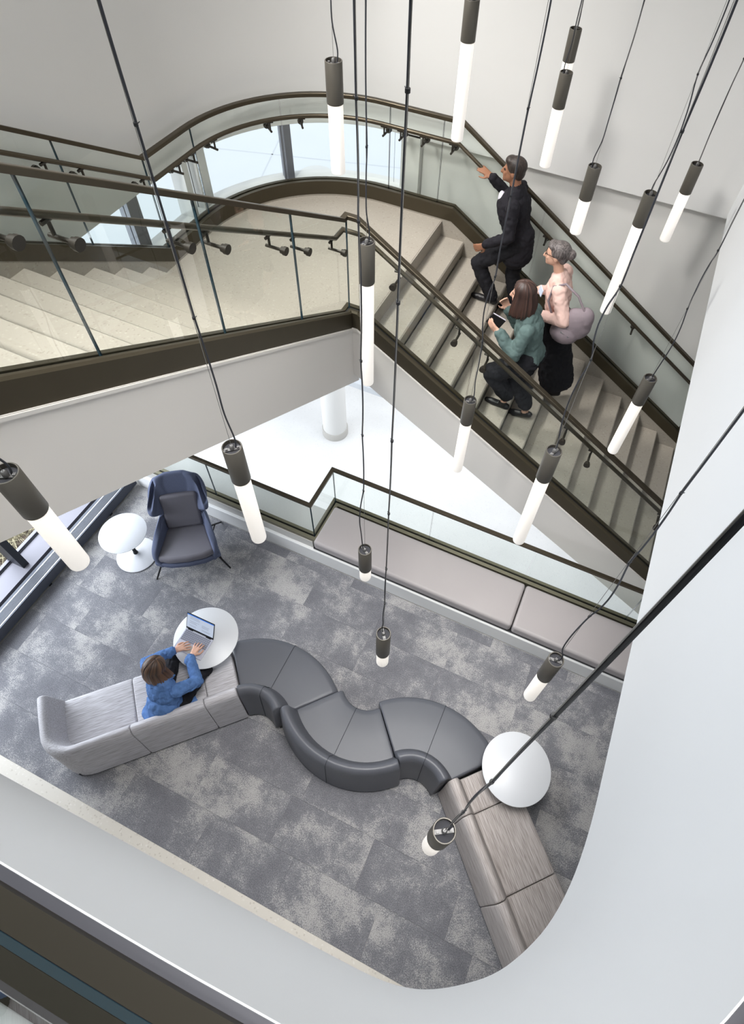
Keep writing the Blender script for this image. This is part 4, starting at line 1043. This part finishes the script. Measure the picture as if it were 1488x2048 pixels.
hand(bd, wN + Vector((-.015, 0, .01)), (-.8, .1, .5), (.3, .9, .1), 1, 'skin', .7, .95); hand(bd, wF + Vector((-.01, 0, .015)), (-.5, -.2, .8), (.3, -.8, .3), -1, 'skin', .8, .95)
leg(bd, pel + Vector((-.02, -.09, -.03)), (-.57, 4.31, 2.52), (-1, 0, .25), 'blacktrousers', 'blacktrousers', .38, .30, (.115, .095, .092, .078))
leg(bd, pel + Vector((.03, .09, -.03)), (-.37, 4.42, 2.36), (-1, 0, .1), 'blacktrousers', 'blacktrousers', .38, .33, (.115, .095, .092, .075))
bd.cone((-.57, 4.31, 2.53), (-.58, 4.31, 2.385), .046, .031, 'skin'); bd.cone((-.37, 4.42, 2.38), (-.345, 4.42, 2.215), .046, .031, 'skin')
foot(bd, (-.58, 4.31, 2.405), (-1, .05, 0), 'shoe_black', .235); foot(bd, (-.345, 4.42, 2.245), (-1, .05, -.1), 'shoe_black', .23, .035)
bd.build('body', pg)
hair_sheet('hair', pg, hd, (-1, -.05, -.12), .21, 'strand_dark', .03, seed=3)
nb = thing('folder', 'small dark folder held by the person in the teal jumper', 'folder', (-.83, 4.33, 3.34), .2)
b = B(); box(b, -.07, .07, -.01, .01, -.06, .06); o = obj('cover', b, M['shoe_black'], nb, bevel=.006); o.rotation_euler = (0, math.radians(25), 0)
b = B(); box(b, -.065, .065, -.006, .006, .056, .0625); o = obj('pages', b, M['shirt_white'], nb); o.rotation_euler = (0, math.radians(25), 0)

# --- person in pink blouse with the bag
pp = thing('person', 'person in a pale pink blouse and long black skirt with grey hair in a bun', 'person', (-.38, 4.92, 2.147))
bd = Body()
pel, nk, hd = Vector((-.36, 4.92, 3.04)), Vector((-.45, 4.92, 3.575)), Vector((-.535, 4.92, 3.765))
torso(bd, pel, nk, (0, 1, 0), 'pink', 'blacktrousers', .16, .14, .76, .16)
bd.cone(nk - Vector((0, 0, .03)), hd - Vector((-.03, 0, .06)), .05, .045, 'skin')
head(bd, hd, (-1, -.05, -.1), (-.1, 0, 1), 'skin', .98)
shN, shF = nk + Vector((.05, -.165, -.05)), nk + Vector((.02, .165, -.06))
wN, wF = Vector((-.49, 4.72, 3.24)), Vector((-.60, 5.05, 3.26))
arm(bd, shN, wN, (1, -.5, -.6), 'pink', 'pink', .28, .23, r=(.068, .06, .05, .038)); arm(bd, shF, wF, (.4, .4, -1), 'pink', 'pink', .27, .24, r=(.066, .056, .046, .036))
hand(bd, wN + Vector((-.015, .01, 0)), (-.9, .4, .05), (.2, .9, -.2), 1, 'skin', .6, .95); hand(bd, wF + Vector((-.012, 0, 0)), (-.9, -.3, .1), (.2, -.9, -.2), -1, 'skin', .6, .95)
leg(bd, pel + Vector((-.02, -.085, -.03)), (-.45, 4.87, 2.235), (-1, 0, .1), 'blacktrousers', 'skin', .42, .42, (.09, .06, .05, .034))
leg(bd, pel + Vector((.03, .085, -.03)), (-.16, 4.98, 2.16), (-1, 0, .1), 'blacktrousers', 'skin', .44, .46, (.09, .06, .05, .034))
foot(bd, (-.45, 4.87, 2.228), (-1, .03, 0), 'shoe_black', .225); foot(bd, (-.16, 4.98, 2.10), (-1, .03, -.1), 'shoe_black', .23, .05)
bd.build('body', pp)
sk = Body(); sk.cone((-.355, 4.92, 3.12), (-.30, 4.92, 2.75), .145, .18, 'blacktrousers', .9, (1, 0, 0)); sk.cone((-.30, 4.92, 2.75), (-.20, 4.92, 2.36), .175, .175, 'blacktrousers', .95, (1, 0, 0)); sk.cone((-.29, 4.92, 2.8), (-.13, 4.93, 2.36), .15, .13, 'blacktrousers')
sk.build('skirt', pp, .011, 2)
hb = Body(); c = hd
hb.ell(c + Vector((.03, 0, .042)), (.098, .09, .09), 'hair_grey'); hb.ell(c + Vector((.075, 0, -.015)), (.04, .07, .06), 'hair_grey'); hb.ell(c + Vector((.125, 0, .03)), (.048, .05, .046), 'hair_grey'); hb.ell(c + Vector((-.04, 0, .082)), (.052, .07, .034), 'hair_grey')
hb.build('hair', pp, .009, 2)
b = B()
for s_ in (-1, 1):
    lathe_pts = [hd + Vector((-.088, s_ * .033 + .022 * math.cos(a), .012 + .019 * math.sin(a))) for a in [2 * PI * q / 12 for q in range(13)]]
    tube(b, lathe_pts, .0022, 5); tube(b, [hd + Vector((-.088, s_ * .056, .014)), hd + Vector((0, s_ * .08, .012))], .002, 5)
tube(b, [hd + Vector((-.09, -.011, .014)), hd + Vector((-.09, .011, .014))], .002, 5)
place(obj('glasses', b, M['eye'], pp), pp)
b = B(); box(b, -.004, .004, -.045, .045, -.035, .035); o = obj('name_badge', b, M['badge'], pp, bevel=.002); o.location = Vector((-.568, 4.82, 3.42)) - Vector(pp.location); o.rotation_euler = (0, math.radians(8), math.radians(28))
bg_ = thing('bag', 'mauve grey shoulder bag at the hip of the person in pink', 'bag', (-.17, 4.72, 3.22))
bb = Body(); bb.ell((-.17, 4.72, 3.26), (.15, .09, .17), 'bagcloth'); bb.ell((-.24, 4.70, 3.15), (.14, .10, .12), 'bagcloth'); bb.ell((-.11, 4.72, 3.34), (.09, .08, .12), 'bagcloth')
bb.build('pouch', bg_, .012, 3, fold=.006)
b = B(); tube(b, [(-.10, 4.69, 3.40), (-.22, 4.715, 3.555), (-.36, 4.74, 3.625), (-.46, 4.76, 3.55), (-.47, 4.74, 3.40), (-.36, 4.68, 3.24)], .011, 8); place(obj('strap', b, M['bagcloth'], bg_, smooth=60), bg_)
b = B(); box(b, -.045, .045, -.006, .006, -.006, .006); o = obj('zip', b, M['silver'], bg_); o.location = (-.06, -.105, -.03); o.rotation_euler = (0, .4, 0)

# --- seated woman
pw = thing('person', 'seated person in a blue denim shirt typing on the laptop, seen from above', 'person', (-2.6, .72, 0))
bd = Body()
pel, nk, hd = Vector((-2.585, .66, .53)), Vector((-2.605, .775, .965)), Vector((-2.665, .835, 1.115))
torso(bd, pel, nk, (1, 0, 0), 'denim', 'blacktrousers', .165, .155, .74, .17)
bd.cone(nk - Vector((0, 0, .03)), hd - Vector((0, .02, .05)), .05, .046, 'skin')
P_, R_ = head(bd, hd, (.12, .85, -.52), (0, .3, 1), 'skin', .98)
shR, shL = nk + Vector((.165, .0, -.06)), nk + Vector((-.16, .02, -.06))
wR, wL = Vector((-2.575, 1.12, .725)), Vector((-2.79, 1.10, .725))
arm(bd, shR, wR, (.9, -.2, -.5), 'denim', 'denim', .27, .25, r=(.066, .058, .05, .040)); arm(bd, shL, wL, (-.9, -.1, -.5), 'denim', 'denim', .27, .25, r=(.066, .058, .05, .040))
bd.cone(wR - Vector((0, .03, -.005)), wR + Vector((0, -.005, 0)), .044, .044, 'denim'); bd.cone(wL - Vector((0, .03, -.005)), wL + Vector((0, -.005, 0)), .044, .044, 'denim')
fR = Vector((-.1, 1, -.14)); fL = Vector((.62, .78, -.14))
bd.cone(wR, wR + fR.normalized() * .04, .029, .025, 'skin'); bd.cone(wL, wL + fL.normalized() * .04, .029, .025, 'skin')
hand(bd, wR + fR.normalized() * .035, fR, (0, -.1, -1), -1, 'skin', .34, 1.0, .5); hand(bd, wL + fL.normalized() * .035, fL, (0, -.1, -1), 1, 'skin', .34, 1.0, .5)
leg(bd, pel + Vector((.09, .03, -.01)), (-2.46, 1.22, .10), (0, .6, 1), 'blacktrousers', 'blacktrousers', .43, .42, (.098, .072, .062, .05))
leg(bd, pel + Vector((-.09, .03, -.01)), (-2.93, 1.20, .10), (-.1, .6, 1), 'blacktrousers', 'blacktrousers', .43, .42, (.098, .072, .062, .05))
foot(bd, (-2.46, 1.22, .085), (.1, 1, 0), 'shoe_black', .24); foot(bd, (-2.93, 1.20, .085), (-.45, .9, 0), 'shoe_black', .24)
bd.build('body', pw, .0048, 1)
tl = Body()
tl.cone(pel + Vector((0, -.01, .12)), pel + Vector((0, -.03, -.05)), .165, .205, 'denim', .86, (0, 1, 0)); tl.ell(pel + Vector((.17, .06, -.06)), (.09, .15, .04), 'denim'); tl.ell(pel + Vector((-.03, -.10, -.06)), (.2, .12, .045), 'denim')
tl.build('shirt_tail', pw, .009, 2)
cl = Body(); cl.cone(nk + Vector((-.06, .02, .01)), nk + Vector((-.04, .11, -.07)), .02, .018, 'denim'); cl.cone(nk + Vector((.06, .02, .01)), nk + Vector((.05, .11, -.07)), .02, .018, 'denim'); cl.cone(nk + Vector((-.06, .0, .012)), nk + Vector((0, -.05, .02)), .02, .022, 'denim'); cl.cone(nk + Vector((.06, .0, .012)), nk + Vector((0, -.05, .02)), .02, .022, 'denim')
cl.build('collar', pw, .008, 1)
hair_sheet('hair', pw, hd, (.12, .85, -.52), .225, 'strand_brown', .03, seed=5, rx=.098, ry=.112, rz=.105)
b = B(); lathe(b, [(0, -.004), (.009, -.004), (.009, .004), (0, .004)], 10); o = obj('earring', b, M['silver'], pw); o.location = P_(.082, -.01, -.05) - Vector(pw.location)
